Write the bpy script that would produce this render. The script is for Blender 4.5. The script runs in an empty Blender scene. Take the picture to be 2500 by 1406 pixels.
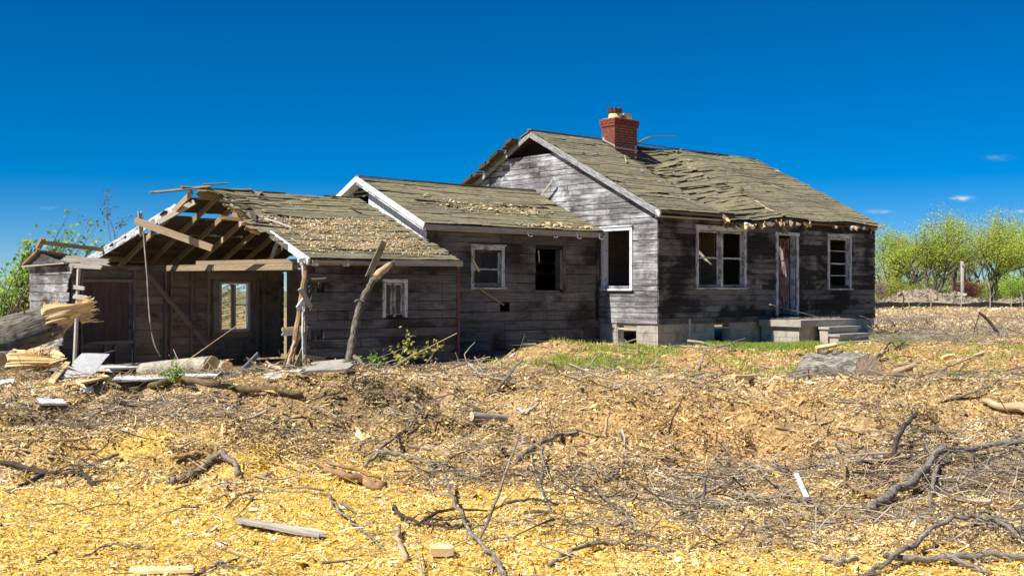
import bpy, math, random
import numpy as np
from mathutils import Vector, Matrix

random.seed(7)
rng = np.random.default_rng(11)
scene = bpy.context.scene
col = scene.collection
R = math.radians

# ------------------------------------------------------------------ camera, sky, sun, exposure
CAM_H = 1.37
FPX, HY, CXP = 2780.0, 710.0, 1250.0          # focal length in photo pixels, horizon row, centre column
cam_d = bpy.data.cameras.new('camera')
cam_d.sensor_width = 36.0
cam_d.lens = FPX / 2500.0 * 36.0
cam_d.shift_y = 7.0 / 2500.0
cam_d.clip_start = 0.1
cam_d.clip_end = 6000.0
cam = bpy.data.objects.new('camera', cam_d)
cam.location = (0, 0, CAM_H)
cam.rotation_euler = (R(90), 0, 0)
col.objects.link(cam)
scene.camera = cam

SUN_EL = R(51)
SUN_DIR = Vector((-0.815 * math.cos(SUN_EL), -0.579 * math.cos(SUN_EL), math.sin(SUN_EL))).normalized()
world = bpy.data.worlds.new('World')
scene.world = world
world.use_nodes = True
wt = world.node_tree
for n in list(wt.nodes):
    wt.nodes.remove(n)
w_out = wt.nodes.new('ShaderNodeOutputWorld')
w_bg = wt.nodes.new('ShaderNodeBackground')
w_sky = wt.nodes.new('ShaderNodeTexSky')
w_sky.sky_type = 'NISHITA'
w_sky.sun_disc = False
w_sky.sun_elevation = SUN_EL
w_sky.sun_rotation = math.atan2(SUN_DIR.x, SUN_DIR.y)
w_sky.altitude = 3500
w_sky.air_density = 1.0
w_sky.dust_density = 0.0
w_sky.ozone_density = 8.0
w_hs = wt.nodes.new('ShaderNodeHueSaturation')
w_hs.inputs['Saturation'].default_value = 1.4
w_hs.inputs['Value'].default_value = 1.0
w_bg.inputs['Strength'].default_value = 0.064
wt.links.new(w_sky.outputs[0], w_hs.inputs['Color'])

sun_d = bpy.data.lights.new('sun', 'SUN')
sun_d.energy = 5.0
sun_d.angle = R(0.53)
sun_d.color = (1.0, 0.95, 0.87)
sun = bpy.data.objects.new('sun', sun_d)
sun.rotation_euler = SUN_DIR.to_track_quat('Z', 'Y').to_euler()
sun.location = (-20, -15, 30)
col.objects.link(sun)

scene.cycles.max_bounces = 5
scene.cycles.diffuse_bounces = 3
scene.cycles.glossy_bounces = 2
scene.cycles.transmission_bounces = 4
vs = scene.view_settings
vs.view_transform = 'Standard'
vs.look = 'None'
vs.exposure = 0.66
vs.gamma = 1.0
vs.use_curve_mapping = False

# ------------------------------------------------------------------ node helpers
class NT:
    def __init__(s, tree):
        s.t = tree
    def n(s, typ, ins=None, **props):
        nd = s.t.nodes.new(typ)
        for k, v in props.items():
            setattr(nd, k, v)
        for k, v in (ins or {}).items():
            s.put(nd.inputs[k], v)
        return nd
    def put(s, sock, v):
        if isinstance(v, bpy.types.NodeSocket):
            s.t.links.new(v, sock)
        else:
            sock.default_value = v
    def math(s, op, a, b=0.0, c=None, clamp=False):
        nd = s.t.nodes.new('ShaderNodeMath')
        nd.operation = op
        nd.use_clamp = clamp
        s.put(nd.inputs[0], a)
        s.put(nd.inputs[1], b)
        if c is not None:
            s.put(nd.inputs[2], c)
        return nd.outputs[0]
    def comb(s, x, y, z):
        nd = s.t.nodes.new('ShaderNodeCombineXYZ')
        s.put(nd.inputs[0], x); s.put(nd.inputs[1], y); s.put(nd.inputs[2], z)
        return nd.outputs[0]
    def noise(s, vec, scale=1.0, detail=4.0, rough=0.6, dist=0.0):
        nd = s.n('ShaderNodeTexNoise', {'Scale': scale, 'Detail': detail, 'Roughness': rough, 'Distortion': dist})
        s.t.links.new(vec, nd.inputs['Vector'])
        return nd.outputs['Fac']
    def ramp(s, fac, stops, interp='LINEAR'):
        nd = s.t.nodes.new('ShaderNodeValToRGB')
        cr = nd.color_ramp
        cr.interpolation = interp
        while len(cr.elements) < len(stops):
            cr.elements.new(0.5)
        for e, (p, c) in zip(cr.elements, stops):
            e.position = p
            if not isinstance(c, (tuple, list)):
                c = (c, c, c)
            e.color = (c[0], c[1], c[2], 1)
        s.put(nd.inputs[0], fac)
        return nd.outputs[0]
    def mix(s, fac, a, b, blend='MIX'):
        nd = s.t.nodes.new('ShaderNodeMix')
        nd.data_type = 'RGBA'
        nd.blend_type = blend
        s.put(nd.inputs['Factor'], fac)
        for sock, v in ((nd.inputs[6], a), (nd.inputs[7], b)):
            if isinstance(v, (tuple, list)):
                v = (v[0], v[1], v[2], 1)
            s.put(sock, v)
        return nd.outputs[2]
    def vmap(s, val, a, b, c, d, clamp=True):
        nd = s.n('ShaderNodeMapRange', {1: a, 2: b, 3: c, 4: d}, clamp=clamp)
        s.put(nd.inputs[0], val)
        return nd.outputs[0]

def new_mat(name):
    m = bpy.data.materials.new(name)
    m.use_nodes = True
    t = m.node_tree
    for n in list(t.nodes):
        t.nodes.remove(n)
    nt = NT(t)
    out = nt.n('ShaderNodeOutputMaterial')
    b = nt.n('ShaderNodeBsdfPrincipled', {'Roughness': 0.85, 'Specular IOR Level': 0.25})
    t.links.new(b.outputs[0], out.inputs[0])
    return m, nt, b

# sky: clouds as small wisps at fixed directions of the sky
wn = NT(wt)
w_tc = wn.n('ShaderNodeTexCoord')
w_sep = wn.n('ShaderNodeSeparateXYZ', {0: w_tc.outputs['Generated']})
w_ysafe = wn.math('MAXIMUM', w_sep.outputs[1], 0.05)
w_a = wn.math('DIVIDE', w_sep.outputs[0], w_ysafe)
w_e = wn.math('DIVIDE', w_sep.outputs[2], w_ysafe)
w_nz = wn.noise(wn.comb(wn.math('MULTIPLY', w_a, 90), wn.math('MULTIPLY', w_e, 260), 0.0), 1.0, 5, 0.65, 0.4)
w_mask = None
for (cx, cy, sx, sy, amt) in ((2348, 485, 17, 4.2, 0.95), (2145, 517, 22, 3.0, 0.45), (2490, 517, 24, 3.4, 0.5), (2436, 385, 20, 5, 0.14), (118, 507, 16, 2.6, 0.16)):
    da = wn.math('DIVIDE', wn.math('SUBTRACT', w_a, (cx - CXP) / FPX), sx / FPX)
    de = wn.math('DIVIDE', wn.math('SUBTRACT', w_e, (HY - cy) / FPX), sy / FPX)
    r2 = wn.math('ADD', wn.math('MULTIPLY', da, da), wn.math('MULTIPLY', de, de))
    g = wn.math('MULTIPLY', wn.math('EXPONENT', wn.math('MULTIPLY', r2, -0.7)), amt)
    w_mask = g if w_mask is None else wn.math('ADD', w_mask, g)
w_mask = wn.math('MULTIPLY', w_mask, wn.vmap(w_nz, 0.36, 0.62, 0.0, 1.3), clamp=True)
w_col = wn.mix(w_mask, w_hs.outputs[0], (7.6, 8.0, 8.6))
wt.links.new(w_col, w_bg.inputs['Color'])
wt.links.new(w_bg.outputs[0], w_out.inputs[0])

# ------------------------------------------------------------------ materials
def wood(name, lo, hi, tone=0.25, paint=None, paint_thr=0.6, soot=None, nails=None, bump=0.5, lscale=1.5, wscale=38.0, moss=None, spec=0.2, white=None):
    """weathered board: 'gc' carries (metres along, metres across, seed)"""
    m, nt, b = new_mat(name)
    at = nt.n('ShaderNodeAttribute', attribute_name='gc')
    sp = nt.n('ShaderNodeSeparateXYZ', {0: at.outputs['Vector']})
    L, W, S = sp.outputs
    tc = nt.n('ShaderNodeTexCoord')
    ob = tc.outputs['Object']
    sx = nt.math('MULTIPLY', S, 17.3)
    bs = nt.n('ShaderNodeSeparateXYZ', {0: ob})
    bob = nt.comb(bs.outputs[0], bs.outputs[1], nt.math('ADD', nt.math('MULTIPLY', bs.outputs[2], 1.7), nt.math('MULTIPLY', S, 0.06)))
    v1 = nt.comb(nt.math('ADD', nt.math('MULTIPLY', L, lscale), sx), nt.math('ADD', nt.math('MULTIPLY', W, wscale), sx), S)
    g1 = nt.noise(v1, 1.0, 6, 0.65, 0.7)
    v2 = nt.comb(nt.math('MULTIPLY', L, 7.0), nt.math('MULTIPLY', W, 170.0), nt.math('MULTIPLY', S, 5.0))
    g2 = nt.noise(v2, 1.0, 3, 0.6, 0.3)
    c = nt.ramp(g1, [(0.28, lo), (0.72, hi)])
    wnz = nt.n('ShaderNodeTexWhiteNoise', noise_dimensions='1D', ins={'W': S})
    tn = nt.vmap(wnz.outputs['Value'], 0, 1, 1 - tone, 1 + tone)
    c = nt.mix(1.0, c, nt.n('ShaderNodeCombineColor', {0: tn, 1: tn, 2: tn}).outputs[0], 'MULTIPLY')
    fs = nt.vmap(g2, 0.3, 0.7, 0.72, 1.16)
    c = nt.mix(1.0, c, nt.n('ShaderNodeCombineColor', {0: fs, 1: fs, 2: fs}).outputs[0], 'MULTIPLY')
    # knots
    kv = nt.n('ShaderNodeTexVoronoi', {'Scale': 1.0}, feature='F1')
    nt.put(kv.inputs['Vector'], nt.comb(nt.math('ADD', nt.math('MULTIPLY', L, 1.6), sx), nt.math('MULTIPLY', W, 9.0), S))
    kn = nt.ramp(kv.outputs['Distance'], [(0.05, 0.3), (0.11, 1.0)])
    c = nt.mix(0.7, c, kn, 'MULTIPLY')
    if white:                                   # silvery bleached patches: noise on the wall
        wm = nt.noise(bob, white[1], 5, 0.65)
        wmm = nt.math('MULTIPLY', nt.vmap(wm, 0.46, 0.66, 0, 1), nt.vmap(g1, 0.35, 0.65, 0.15, 1))
        c = nt.mix(wmm, c, white[0])
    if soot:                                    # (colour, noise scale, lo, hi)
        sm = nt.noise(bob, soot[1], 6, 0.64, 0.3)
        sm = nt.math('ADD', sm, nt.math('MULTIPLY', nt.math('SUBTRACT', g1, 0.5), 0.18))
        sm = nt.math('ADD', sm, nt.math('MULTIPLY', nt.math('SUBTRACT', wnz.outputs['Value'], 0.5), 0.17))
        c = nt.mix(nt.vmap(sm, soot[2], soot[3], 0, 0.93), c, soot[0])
    if nails:                                   # rust and dirt lines down the nailing studs: (axis 0/1, spacing)
        so = nt.n('ShaderNodeSeparateXYZ', {0: ob})
        jit = nt.math('MULTIPLY', nt.math('SUBTRACT', nt.noise(ob, 9.0, 2, 0.5), 0.5), 0.012)
        x = nt.math('ADD', so.outputs[nails[0]], jit)
        fr = nt.math('ABSOLUTE', nt.math('SUBTRACT', nt.math('FRACT', nt.math('DIVIDE', x, nails[1])), 0.5))
        line = nt.vmap(fr, 0.0, 0.03, 1, 0)
        brk = nt.vmap(nt.noise(ob, 17.0, 3, 0.6), 0.42, 0.62, 0, 1)
        c = nt.mix(nt.math('MULTIPLY', nt.math('MULTIPLY', line, brk), 0.8), c, (0.02, 0.016, 0.014))
    if paint:
        pv = nt.comb(nt.math('ADD', nt.math('MULTIPLY', L, 4.0), sx), nt.math('MULTIPLY', W, 22.0), S)
        pm = nt.vmap(nt.noise(pv, 1.0, 6, 0.7, 0.5), paint_thr - 0.03, paint_thr + 0.04, 1, 0)
        c = nt.mix(pm, c, paint)
    if moss:
        mm = nt.noise(ob, moss[1], 5, 0.7)
        c = nt.mix(nt.vmap(mm, moss[2], moss[2] + 0.2, 0, 0.85), c, moss[0])
    nt.put(b.inputs['Base Color'], c)
    b.inputs['Specular IOR Level'].default_value = spec
    hgt = nt.math('ADD', g1, nt.math('MULTIPLY', g2, 0.6))
    bp = nt.n('ShaderNodeBump', {'Strength': bump, 'Distance': 0.006, 'Height': hgt})
    nt.put(b.inputs['Normal'], bp.outputs[0])
    return m

def vcol_mat(name, rough=0.85, bump=0.0, trans=0.0, fleck=0.25):
    """colour carried by each piece (attribute 'pc') with a little grain"""
    m, nt, b = new_mat(name)
    at = nt.n('ShaderNodeAttribute', attribute_name='pc')
    tc = nt.n('ShaderNodeTexCoord')
    nz = nt.noise(tc.outputs['Object'], 60.0, 3, 0.6)
    f = nt.vmap(nz, 0.3, 0.7, 1 - fleck, 1 + fleck)
    c = nt.mix(1.0, at.outputs['Color'], nt.n('ShaderNodeCombineColor', {0: f, 1: f, 2: f}).outputs[0], 'MULTIPLY')
    nt.put(b.inputs['Base Color'], c)
    b.inputs['Roughness'].default_value = rough
    if trans > 0:
        t = m.node_tree
        out = [n for n in t.nodes if n.type == 'OUTPUT_MATERIAL'][0]
        tr = nt.n('ShaderNodeBsdfTranslucent')
        nt.put(tr.inputs['Color'], c)
        mx = nt.n('ShaderNodeMixShader', {0: trans})
        t.links.new(b.outputs[0], mx.inputs[1])
        t.links.new(tr.outputs[0], mx.inputs[2])
        t.links.new(mx.outputs[0], out.inputs[0])
    return m

def bark_mat(name, lo, hi, scale=30.0, moss=None, bump=1.0):
    m, nt, b = new_mat(name)
    at = nt.n('ShaderNodeAttribute', attribute_name='gc')
    sp = nt.n('ShaderNodeSeparateXYZ', {0: at.outputs['Vector']})
    L, W, S = sp.outputs
    v = nt.comb(nt.math('MULTIPLY', L, scale * 0.22), nt.math('MULTIPLY', W, scale), nt.math('MULTIPLY', S, 9.0))
    g = nt.noise(v, 1.0, 5, 0.65, 1.2)
    tc = nt.n('ShaderNodeTexCoord')
    g2 = nt.noise(tc.outputs['Object'], 5.0, 4, 0.6)
    c = nt.ramp(g, [(0.36, lo), (0.62, hi)])
    f = nt.vmap(g2, 0.3, 0.7, 0.7, 1.25)
    c = nt.mix(1.0, c, nt.n('ShaderNodeCombineColor', {0: f, 1: f, 2: f}).outputs[0], 'MULTIPLY')
    if moss:
        c = nt.mix(nt.vmap(g2, moss[1], moss[1] + 0.12, 0, 0.8), c, moss[0])
    nt.put(b.inputs['Base Color'], c)
    bp = nt.n('ShaderNodeBump', {'Strength': bump, 'Distance': 0.012, 'Height': g})
    nt.put(b.inputs['Normal'], bp.outputs[0])
    b.inputs['Roughness'].default_value = 0.9
    return m

def noise_mat(name, lo, hi, scale=8.0, detail=6, bump=0.4, dist=0.01, rough=0.9, extra=None, metallic=0.0):
    m, nt, b = new_mat(name)
    tc = nt.n('ShaderNodeTexCoord')
    g = nt.noise(tc.outputs['Object'], scale, detail, 0.65, 0.3)
    c = nt.ramp(g, [(0.3, lo), (0.7, hi)])
    if extra:
        g2 = nt.noise(tc.outputs['Object'], extra[1], 5, 0.65, 0.5)
        c = nt.mix(nt.vmap(g2, extra[2], extra[2] + 0.15, 0, 0.85), c, extra[0])
    nt.put(b.inputs['Base Color'], c)
    b.inputs['Roughness'].default_value = rough
    b.inputs['Metallic'].default_value = metallic
    bp = nt.n('ShaderNodeBump', {'Strength': bump, 'Distance': dist, 'Height': g})
    nt.put(b.inputs['Normal'], bp.outputs[0])
    return m

M = {}
M['gable'] = wood('weathered_silver_siding', (0.06, 0.05, 0.045), (0.38, 0.375, 0.385), 0.38, soot=((0.055, 0.038, 0.028), 1.2, 0.53, 0.68), nails=(1, 0.41), white=((0.74, 0.76, 0.80), 1.0), wscale=20.0, bump=0.8)
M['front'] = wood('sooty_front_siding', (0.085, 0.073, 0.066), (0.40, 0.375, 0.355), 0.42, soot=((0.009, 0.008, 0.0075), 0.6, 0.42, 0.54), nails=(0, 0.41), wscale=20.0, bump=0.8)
M['middle'] = wood('brown_grey_siding', (0.078, 0.069, 0.062), (0.275, 0.255, 0.235), 0.32, soot=((0.03, 0.025, 0.021), 0.8, 0.48, 0.66), nails=(0, 0.41), bump=0.6, wscale=20.0)
M['wing'] = wood('grey_wing_siding', (0.066, 0.061, 0.058), (0.25, 0.24, 0.235), 0.34, soot=((0.022, 0.019, 0.017), 0.7, 0.46, 0.62), nails=(0, 0.61), bump=0.6, wscale=20.0)
M['inside'] = wood('brown_inside_boards', (0.20, 0.165, 0.125), (0.49, 0.42, 0.33), 0.30, soot=((0.06, 0.045, 0.035), 1.0, 0.57, 0.74))
M['panel'] = wood('dull_brown_panel', (0.13, 0.085, 0.075), (0.27, 0.20, 0.18), 0.1, soot=((0.06, 0.045, 0.04), 1.2, 0.5, 0.7), lscale=1.0, wscale=9.0)
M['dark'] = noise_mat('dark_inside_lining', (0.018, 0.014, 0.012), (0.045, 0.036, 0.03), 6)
M['rafter'] = wood('raw_rafter_wood', (0.26, 0.19, 0.11), (0.50, 0.39, 0.25), 0.25, lscale=1.0)
M['rake'] = wood('grey_rake_paint', (0.14, 0.13, 0.12), (0.30, 0.29, 0.28), 0.1, paint=(0.36, 0.37, 0.38), paint_thr=0.5)
M['fresh'] = wood('fresh_split_wood', (0.64, 0.42, 0.18), (0.92, 0.72, 0.42), 0.18, lscale=3.0, wscale=60.0)
M['greywood'] = wood('bleached_grey_timber', (0.27, 0.24, 0.20), (0.56, 0.52, 0.45), 0.25)
M['white'] = wood('peeling_white_paint', (0.20, 0.17, 0.14), (0.40, 0.36, 0.32), 0.15, paint=(0.72, 0.73, 0.73), paint_thr=0.60, bump=0.3)
M['whitegrey'] = wood('worn_white_paint', (0.15, 0.135, 0.12), (0.36, 0.34, 0.32), 0.15, paint=(0.60, 0.62, 0.63), paint_thr=0.52, bump=0.3)
M['redpaint'] = wood('faded_red_paint', (0.12, 0.06, 0.055), (0.28, 0.12, 0.11), 0.2, paint=(0.17, 0.06, 0.056), paint_thr=0.50)
M['door'] = wood('flaking_red_door', (0.12, 0.10, 0.09), (0.42, 0.38, 0.35), 0.1, paint=(0.17, 0.028, 0.02), paint_thr=0.48)
M['roof'] = wood('mossy_roof_boards', (0.115, 0.10, 0.068), (0.32, 0.285, 0.185), 0.26, lscale=9.0, wscale=26.0, moss=((0.275, 0.248, 0.11), 1.7, 0.50), bump=1.0, spec=0.1, soot=((0.085, 0.075, 0.055), 2.2, 0.56, 0.74))
M['deck'] = wood('dark_roof_deck', (0.05, 0.04, 0.03), (0.12, 0.095, 0.07), 0.3)
M['concrete'] = noise_mat('aged_concrete', (0.30, 0.275, 0.235), (0.47, 0.43, 0.37), 5.0, 7, 0.5, 0.006, extra=((0.17, 0.145, 0.11), 2.2, 0.56))
M['mortar'] = noise_mat('pale_mortar', (0.42, 0.37, 0.31), (0.58, 0.52, 0.45), 30)
M['brick'] = noise_mat('red_clay_brick', (0.14, 0.042, 0.028), (0.30, 0.09, 0.055), 9.0, 6, 0.5, 0.004, extra=((0.12, 0.045, 0.035), 3.0, 0.62))
M['clay'] = noise_mat('pale_flue_clay', (0.52, 0.38, 0.18), (0.74, 0.58, 0.34), 14)
M['rust'] = noise_mat('rusty_iron', (0.045, 0.03, 0.035), (0.12, 0.075, 0.07), 20)
M['metal'] = noise_mat('dull_galvanised_metal', (0.36, 0.37, 0.38), (0.55, 0.56, 0.57), 10, rough=0.55, metallic=0.4)
M['sheet'] = noise_mat('weathered_sheet', (0.40, 0.40, 0.39), (0.66, 0.66, 0.65), 14, 7, 0.3, 0.004, extra=((0.30, 0.28, 0.25), 5.0, 0.58))
M['vinyl'] = noise_mat('white_vinyl_trim', (0.72, 0.73, 0.76), (0.82, 0.83, 0.85), 6, rough=0.5)
M['insul'] = noise_mat('white_insulation', (0.7, 0.7, 0.69), (0.86, 0.86, 0.84), 30, bump=1.0)
M['bark'] = bark_mat('grey_furrowed_bark', (0.04, 0.034, 0.027), (0.27, 0.245, 0.195), 26, bump=1.6)
M['barkstump'] = bark_mat('pale_furrowed_bark', (0.07, 0.06, 0.048), (0.36, 0.33, 0.275), 24, bump=1.6)
M['barkpale'] = bark_mat('pale_smooth_bark', (0.22, 0.19, 0.14), (0.42, 0.385, 0.31), 16, bump=0.5)
M['barktan'] = bark_mat('tan_barkless_log', (0.36, 0.255, 0.13), (0.55, 0.42, 0.25), 14, bump=0.4)
M['stick'] = bark_mat('grey_brown_stick_bark', (0.075, 0.06, 0.047), (0.34, 0.30, 0.245), 60, bump=0.8)
M['stickdark'] = bark_mat('dark_wet_stick_bark', (0.028, 0.022, 0.018), (0.10, 0.082, 0.065), 60, bump=0.6)
M['stickmoss'] = bark_mat('mossy_stick_bark', (0.085, 0.06, 0.03), (0.24, 0.175, 0.085), 50, moss=((0.22, 0.18, 0.055), 0.52))
M['stickbrown'] = bark_mat('brown_stripped_stick', (0.20, 0.115, 0.055), (0.42, 0.27, 0.14), 40, bump=0.5)
M['trunk'] = bark_mat('tree_bark', (0.055, 0.045, 0.035), (0.16, 0.135, 0.105), 12)
M['chips'] = vcol_mat('wood_chips', 0.8)
M['twigs'] = vcol_mat('dead_twigs', 0.9)
M['leaf'] = vcol_mat('spring_leaves', 0.6, trans=0.45, fleck=0.1)
M['grass'] = vcol_mat('grass_blades', 0.6, trans=0.35, fleck=0.1)
M['black'] = noise_mat('black_fabric', (0.012, 0.012, 0.013), (0.03, 0.03, 0.03), 5)
gm, gn, gb = new_mat('dusty_window_glass')
gb.inputs['Base Color'].default_value = (0.25, 0.25, 0.24, 1)
gb.inputs['Roughness'].default_value = 0.1
g_tr = gn.n('ShaderNodeBsdfTransparent', {'Color': (0.75, 0.77, 0.76, 1)})
g_mx = gn.n('ShaderNodeMixShader', {0: 0.10})
g_out = [n for n in gm.node_tree.nodes if n.type == 'OUTPUT_MATERIAL'][0]
gm.node_tree.links.new(g_tr.outputs[0], g_mx.inputs[1])
gm.node_tree.links.new(gb.outputs[0], g_mx.inputs[2])
gm.node_tree.links.new(g_mx.outputs[0], g_out.inputs[0])
M['glass'] = gm

def cut_mat(name, lo, hi):
    m, nt, b = new_mat(name)
    at = nt.n('ShaderNodeAttribute', attribute_name='gc')        # (radius, angle, seed)
    sp = nt.n('ShaderNodeSeparateXYZ', {0: at.outputs['Vector']})
    tc = nt.n('ShaderNodeTexCoord')
    nz = nt.noise(tc.outputs['Object'], 9.0, 4, 0.6)
    rr = nt.math('ADD', sp.outputs[0], nt.math('MULTIPLY', nz, 0.02))
    rings = nt.math('SINE', nt.math('MULTIPLY', rr, 330.0))
    c = nt.mix(nt.vmap(rings, -1, 1, 0, 1), lo, hi)
    f = nt.vmap(nz, 0.3, 0.7, 0.75, 1.2)
    c = nt.mix(1.0, c, nt.n('ShaderNodeCombineColor', {0: f, 1: f, 2: f}).outputs[0], 'MULTIPLY')
    nt.put(b.inputs['Base Color'], c)
    return m
M['cut'] = cut_mat('sawn_log_end', (0.44, 0.25, 0.10), (0.66, 0.44, 0.22))
M['cutpale'] = cut_mat('pale_sawn_log_end', (0.58, 0.40, 0.25), (0.80, 0.63, 0.45))

# ------------------------------------------------------------------ mesh helpers
def tag(o, label=None, cat=None, group=None, kind=None):
    if label: o['label'] = label
    if cat: o['category'] = cat
    if group: o['group'] = group
    if kind: o['kind'] = kind
    return o

def empty(name, parent=None, loc=(0, 0, 0), rz=0.0):
    o = bpy.data.objects.new(name, None)
    o.empty_display_size = 0.2
    o.location = loc
    o.rotation_euler = (0, 0, rz)
    o.parent = parent
    col.objects.link(o)
    return o

def link_mesh(name, me, mat, parent=None, smooth=False):
    if mat is not None:
        me.materials.append(M[mat] if isinstance(mat, str) else mat)
    if smooth:
        me.polygons.foreach_set('use_smooth', np.ones(len(me.polygons), dtype=bool))
    o = bpy.data.objects.new(name, me)
    o.parent = parent
    col.objects.link(o)
    return o

class MB:
    def __init__(s):
        s.v, s.f, s.g = [], [], []
    def add(s, vs, fs, gs):
        k = len(s.v)
        s.v.extend(vs)
        s.f.extend([tuple(i + k for i in f) for f in fs])
        s.g.extend(gs)
    def build(s, name, mat, parent=None, smooth=False):
        me = bpy.data.meshes.new(name)
        me.from_pydata([tuple(p) for p in s.v], [], s.f)
        a = me.attributes.new('gc', 'FLOAT_VECTOR', 'POINT')
        a.data.foreach_set('vector', np.array(s.g, dtype=np.float32).ravel())
        me.update()
        return link_mesh(name, me, mat, parent, smooth)
    def slab(s, top, off, seed=None, L=None, Wd=None):
        """top: rows x cols grid of points; off: vector to the lower sheet"""
        seed = random.random() * 10 if seed is None else seed
        Rn, Cn = len(top), len(top[0])
        off = Vector(off)
        vs, gs = [], []
        p00 = Vector(top[0][0])
        lv = Vector(top[-1][0]) - p00
        wv = Vector(top[0][-1]) - p00
        ln = lv.length or 1
        wv = wv - lv * (wv.dot(lv) / (ln * ln))
        wl = wv.length or 1
        for sheet in (0, 1):
            for i in range(Rn):
                for j in range(Cn):
                    p = Vector(top[i][j]) + off * sheet
                    vs.append(p)
                    d = p - p00
                    gs.append((d.dot(lv) / ln + seed * 3.1, d.dot(wv) / wl + (0.02 * sheet), seed))
        fs = []
        K = Rn * Cn
        q = lambda i, j, sh: sh * K + i * Cn + j
        for i in range(Rn - 1):
            for j in range(Cn - 1):
                fs.append((q(i, j, 0), q(i + 1, j, 0), q(i + 1, j + 1, 0), q(i, j + 1, 0)))
                fs.append((q(i, j, 1), q(i, j + 1, 1), q(i + 1, j + 1, 1), q(i + 1, j, 1)))
        for i in range(Rn - 1):
            fs.append((q(i, 0, 0), q(i, 0, 1), q(i + 1, 0, 1), q(i + 1, 0, 0)))
            fs.append((q(i, Cn - 1, 0), q(i + 1, Cn - 1, 0), q(i + 1, Cn - 1, 1), q(i, Cn - 1, 1)))
        for j in range(Cn - 1):
            fs.append((q(0, j, 0), q(0, j + 1, 0), q(0, j + 1, 1), q(0, j, 1)))
            fs.append((q(Rn - 1, j, 0), q(Rn - 1, j, 1), q(Rn - 1, j + 1, 1), q(Rn - 1, j + 1, 0)))
        s.add(vs, fs, gs)
        return s
    def box(s, a, b, seed=None):
        x0, y0, z0 = a; x1, y1, z1 = b
        # length along the longest horizontal / vertical side
        dims = (x1 - x0, y1 - y0, z1 - z0)
        k = max(range(3), key=lambda i: dims[i])
        if k == 0:
            top = [[(x0, y0, z0), (x0, y0, z1)], [(x1, y0, z0), (x1, y0, z1)]]; off = (0, y1 - y0, 0)
        elif k == 1:
            top = [[(x0, y0, z0), (x0, y0, z1)], [(x0, y1, z0), (x0, y1, z1)]]; off = (x1 - x0, 0, 0)
        else:
            top = [[(x0, y0, z0), (x1, y0, z0)], [(x0, y0, z1), (x1, y0, z1)]]; off = (0, y1 - y0, 0)
        return s.slab(top, off, seed)
    def beam(s, p0, p1, w, t, up=(0, 0, 1), jag0=0.0, jag1=0.0, k=1, segs=1, warp=0.0, seed=None, twist=0.0):
        """timber from p0 to p1; w across (in the plane holding up), t thick"""
        p0, p1, up = Vector(p0), Vector(p1), Vector(up)
        d = (p1 - p0).normalized()
        side = d.cross(up)
        if side.length < 1e-4:
            side = d.cross(Vector((1, 0, 0)))
        side.normalize()
        wv = side.cross(d).normalized()
        if twist:
            q = Matrix.Rotation(twist, 3, d)
            wv = q @ wv; side = q @ side
        if (jag0 or jag1) and k == 1:
            k = 4
        top = []
        e0 = [random.uniform(-jag0, jag0 * 0.3) for _ in range(k + 1)]
        e1 = [random.uniform(-jag1, jag1 * 0.3) for _ in range(k + 1)]
        bow = Vector((random.uniform(-1, 1), random.uniform(-1, 1), random.uniform(-1, 1))) * warp
        for i in range(segs + 1):
            f = i / segs
            row = []
            for j in range(k + 1):
                p = p0.lerp(p1, f) + wv * (w * (j / k - 0.5)) - side * (t / 2) + bow * math.sin(f * math.pi)
                if i == 0: p = p - d * e0[j]
                if i == segs: p = p + d * e1[j]
                row.append(p)
            top.append(row)
        return s.slab(top, side * t, seed)
    def tube(s, pts, radii, sides=7, seed=None, rough=0.0, cap=True):
        seed = random.random() * 10 if seed is None else seed
        pts = [Vector(p) for p in pts]
        n = len(pts)
        vs, gs, fs = [], [], []
        prev = None
        acc = seed
        for i in range(n):
            d = (pts[min(i + 1, n - 1)] - pts[max(i - 1, 0)])
            if d.length < 1e-6: d = Vector((0, 0, 1))
            d.normalize()
            if prev is None:
                a = d.cross(Vector((0, 0, 1)))
                if a.length < 0.1: a = d.cross(Vector((1, 0, 0)))
            else:
                a = prev - d * prev.dot(d)
            a.normalize(); prev = a
            b = d.cross(a)
            rk = 1 + .6 * rough * random.uniform(-1, 1)
            if i: acc += (pts[i] - pts[i - 1]).length
            for k in range(sides):
                th = 2 * math.pi * k / sides
                rr = radii[i] * (1 + rough * random.uniform(-1, 1)) * rk
                vs.append(pts[i] + (a * math.cos(th) + b * math.sin(th)) * rr)
                gs.append((acc, abs(th - math.pi) * max(radii[i], 0.004), seed))
        for i in range(n - 1):
            for k in range(sides):
                k2 = (k + 1) % sides
                fs.append((i * sides + k, i * sides + k2, (i + 1) * sides + k2, (i + 1) * sides + k))
        if cap:
            fs.append(tuple(range(sides))[::-1])
            fs.append(tuple((n - 1) * sides + k for k in range(sides)))
        s.add(vs, fs, gs)
        return s

def smooth_path(pts, per=4, jit=0.0):
    """Catmull-Rom through the points"""
    P = [Vector(p) for p in pts]
    if len(P) == 2:
        P = [P[0], P[0].lerp(P[1], 0.5) + Vector((random.gauss(0, jit), random.gauss(0, jit), random.gauss(0, jit))), P[1]]
    out = []
    for i in range(len(P) - 1):
        a = P[max(i - 1, 0)]; b = P[i]; c = P[i + 1]; d = P[min(i + 2, len(P) - 1)]
        for k in range(per):
            t = k / per
            q = 0.5 * ((2 * b) + (c - a) * t + (2 * a - 5 * b + 4 * c - d) * t * t + (3 * b - a - 3 * c + d) * t ** 3)
            q = q + Vector((random.gauss(0, jit), random.gauss(0, jit), random.gauss(0, jit)))
            out.append(q)
    out.append(P[-1])
    return out

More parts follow.
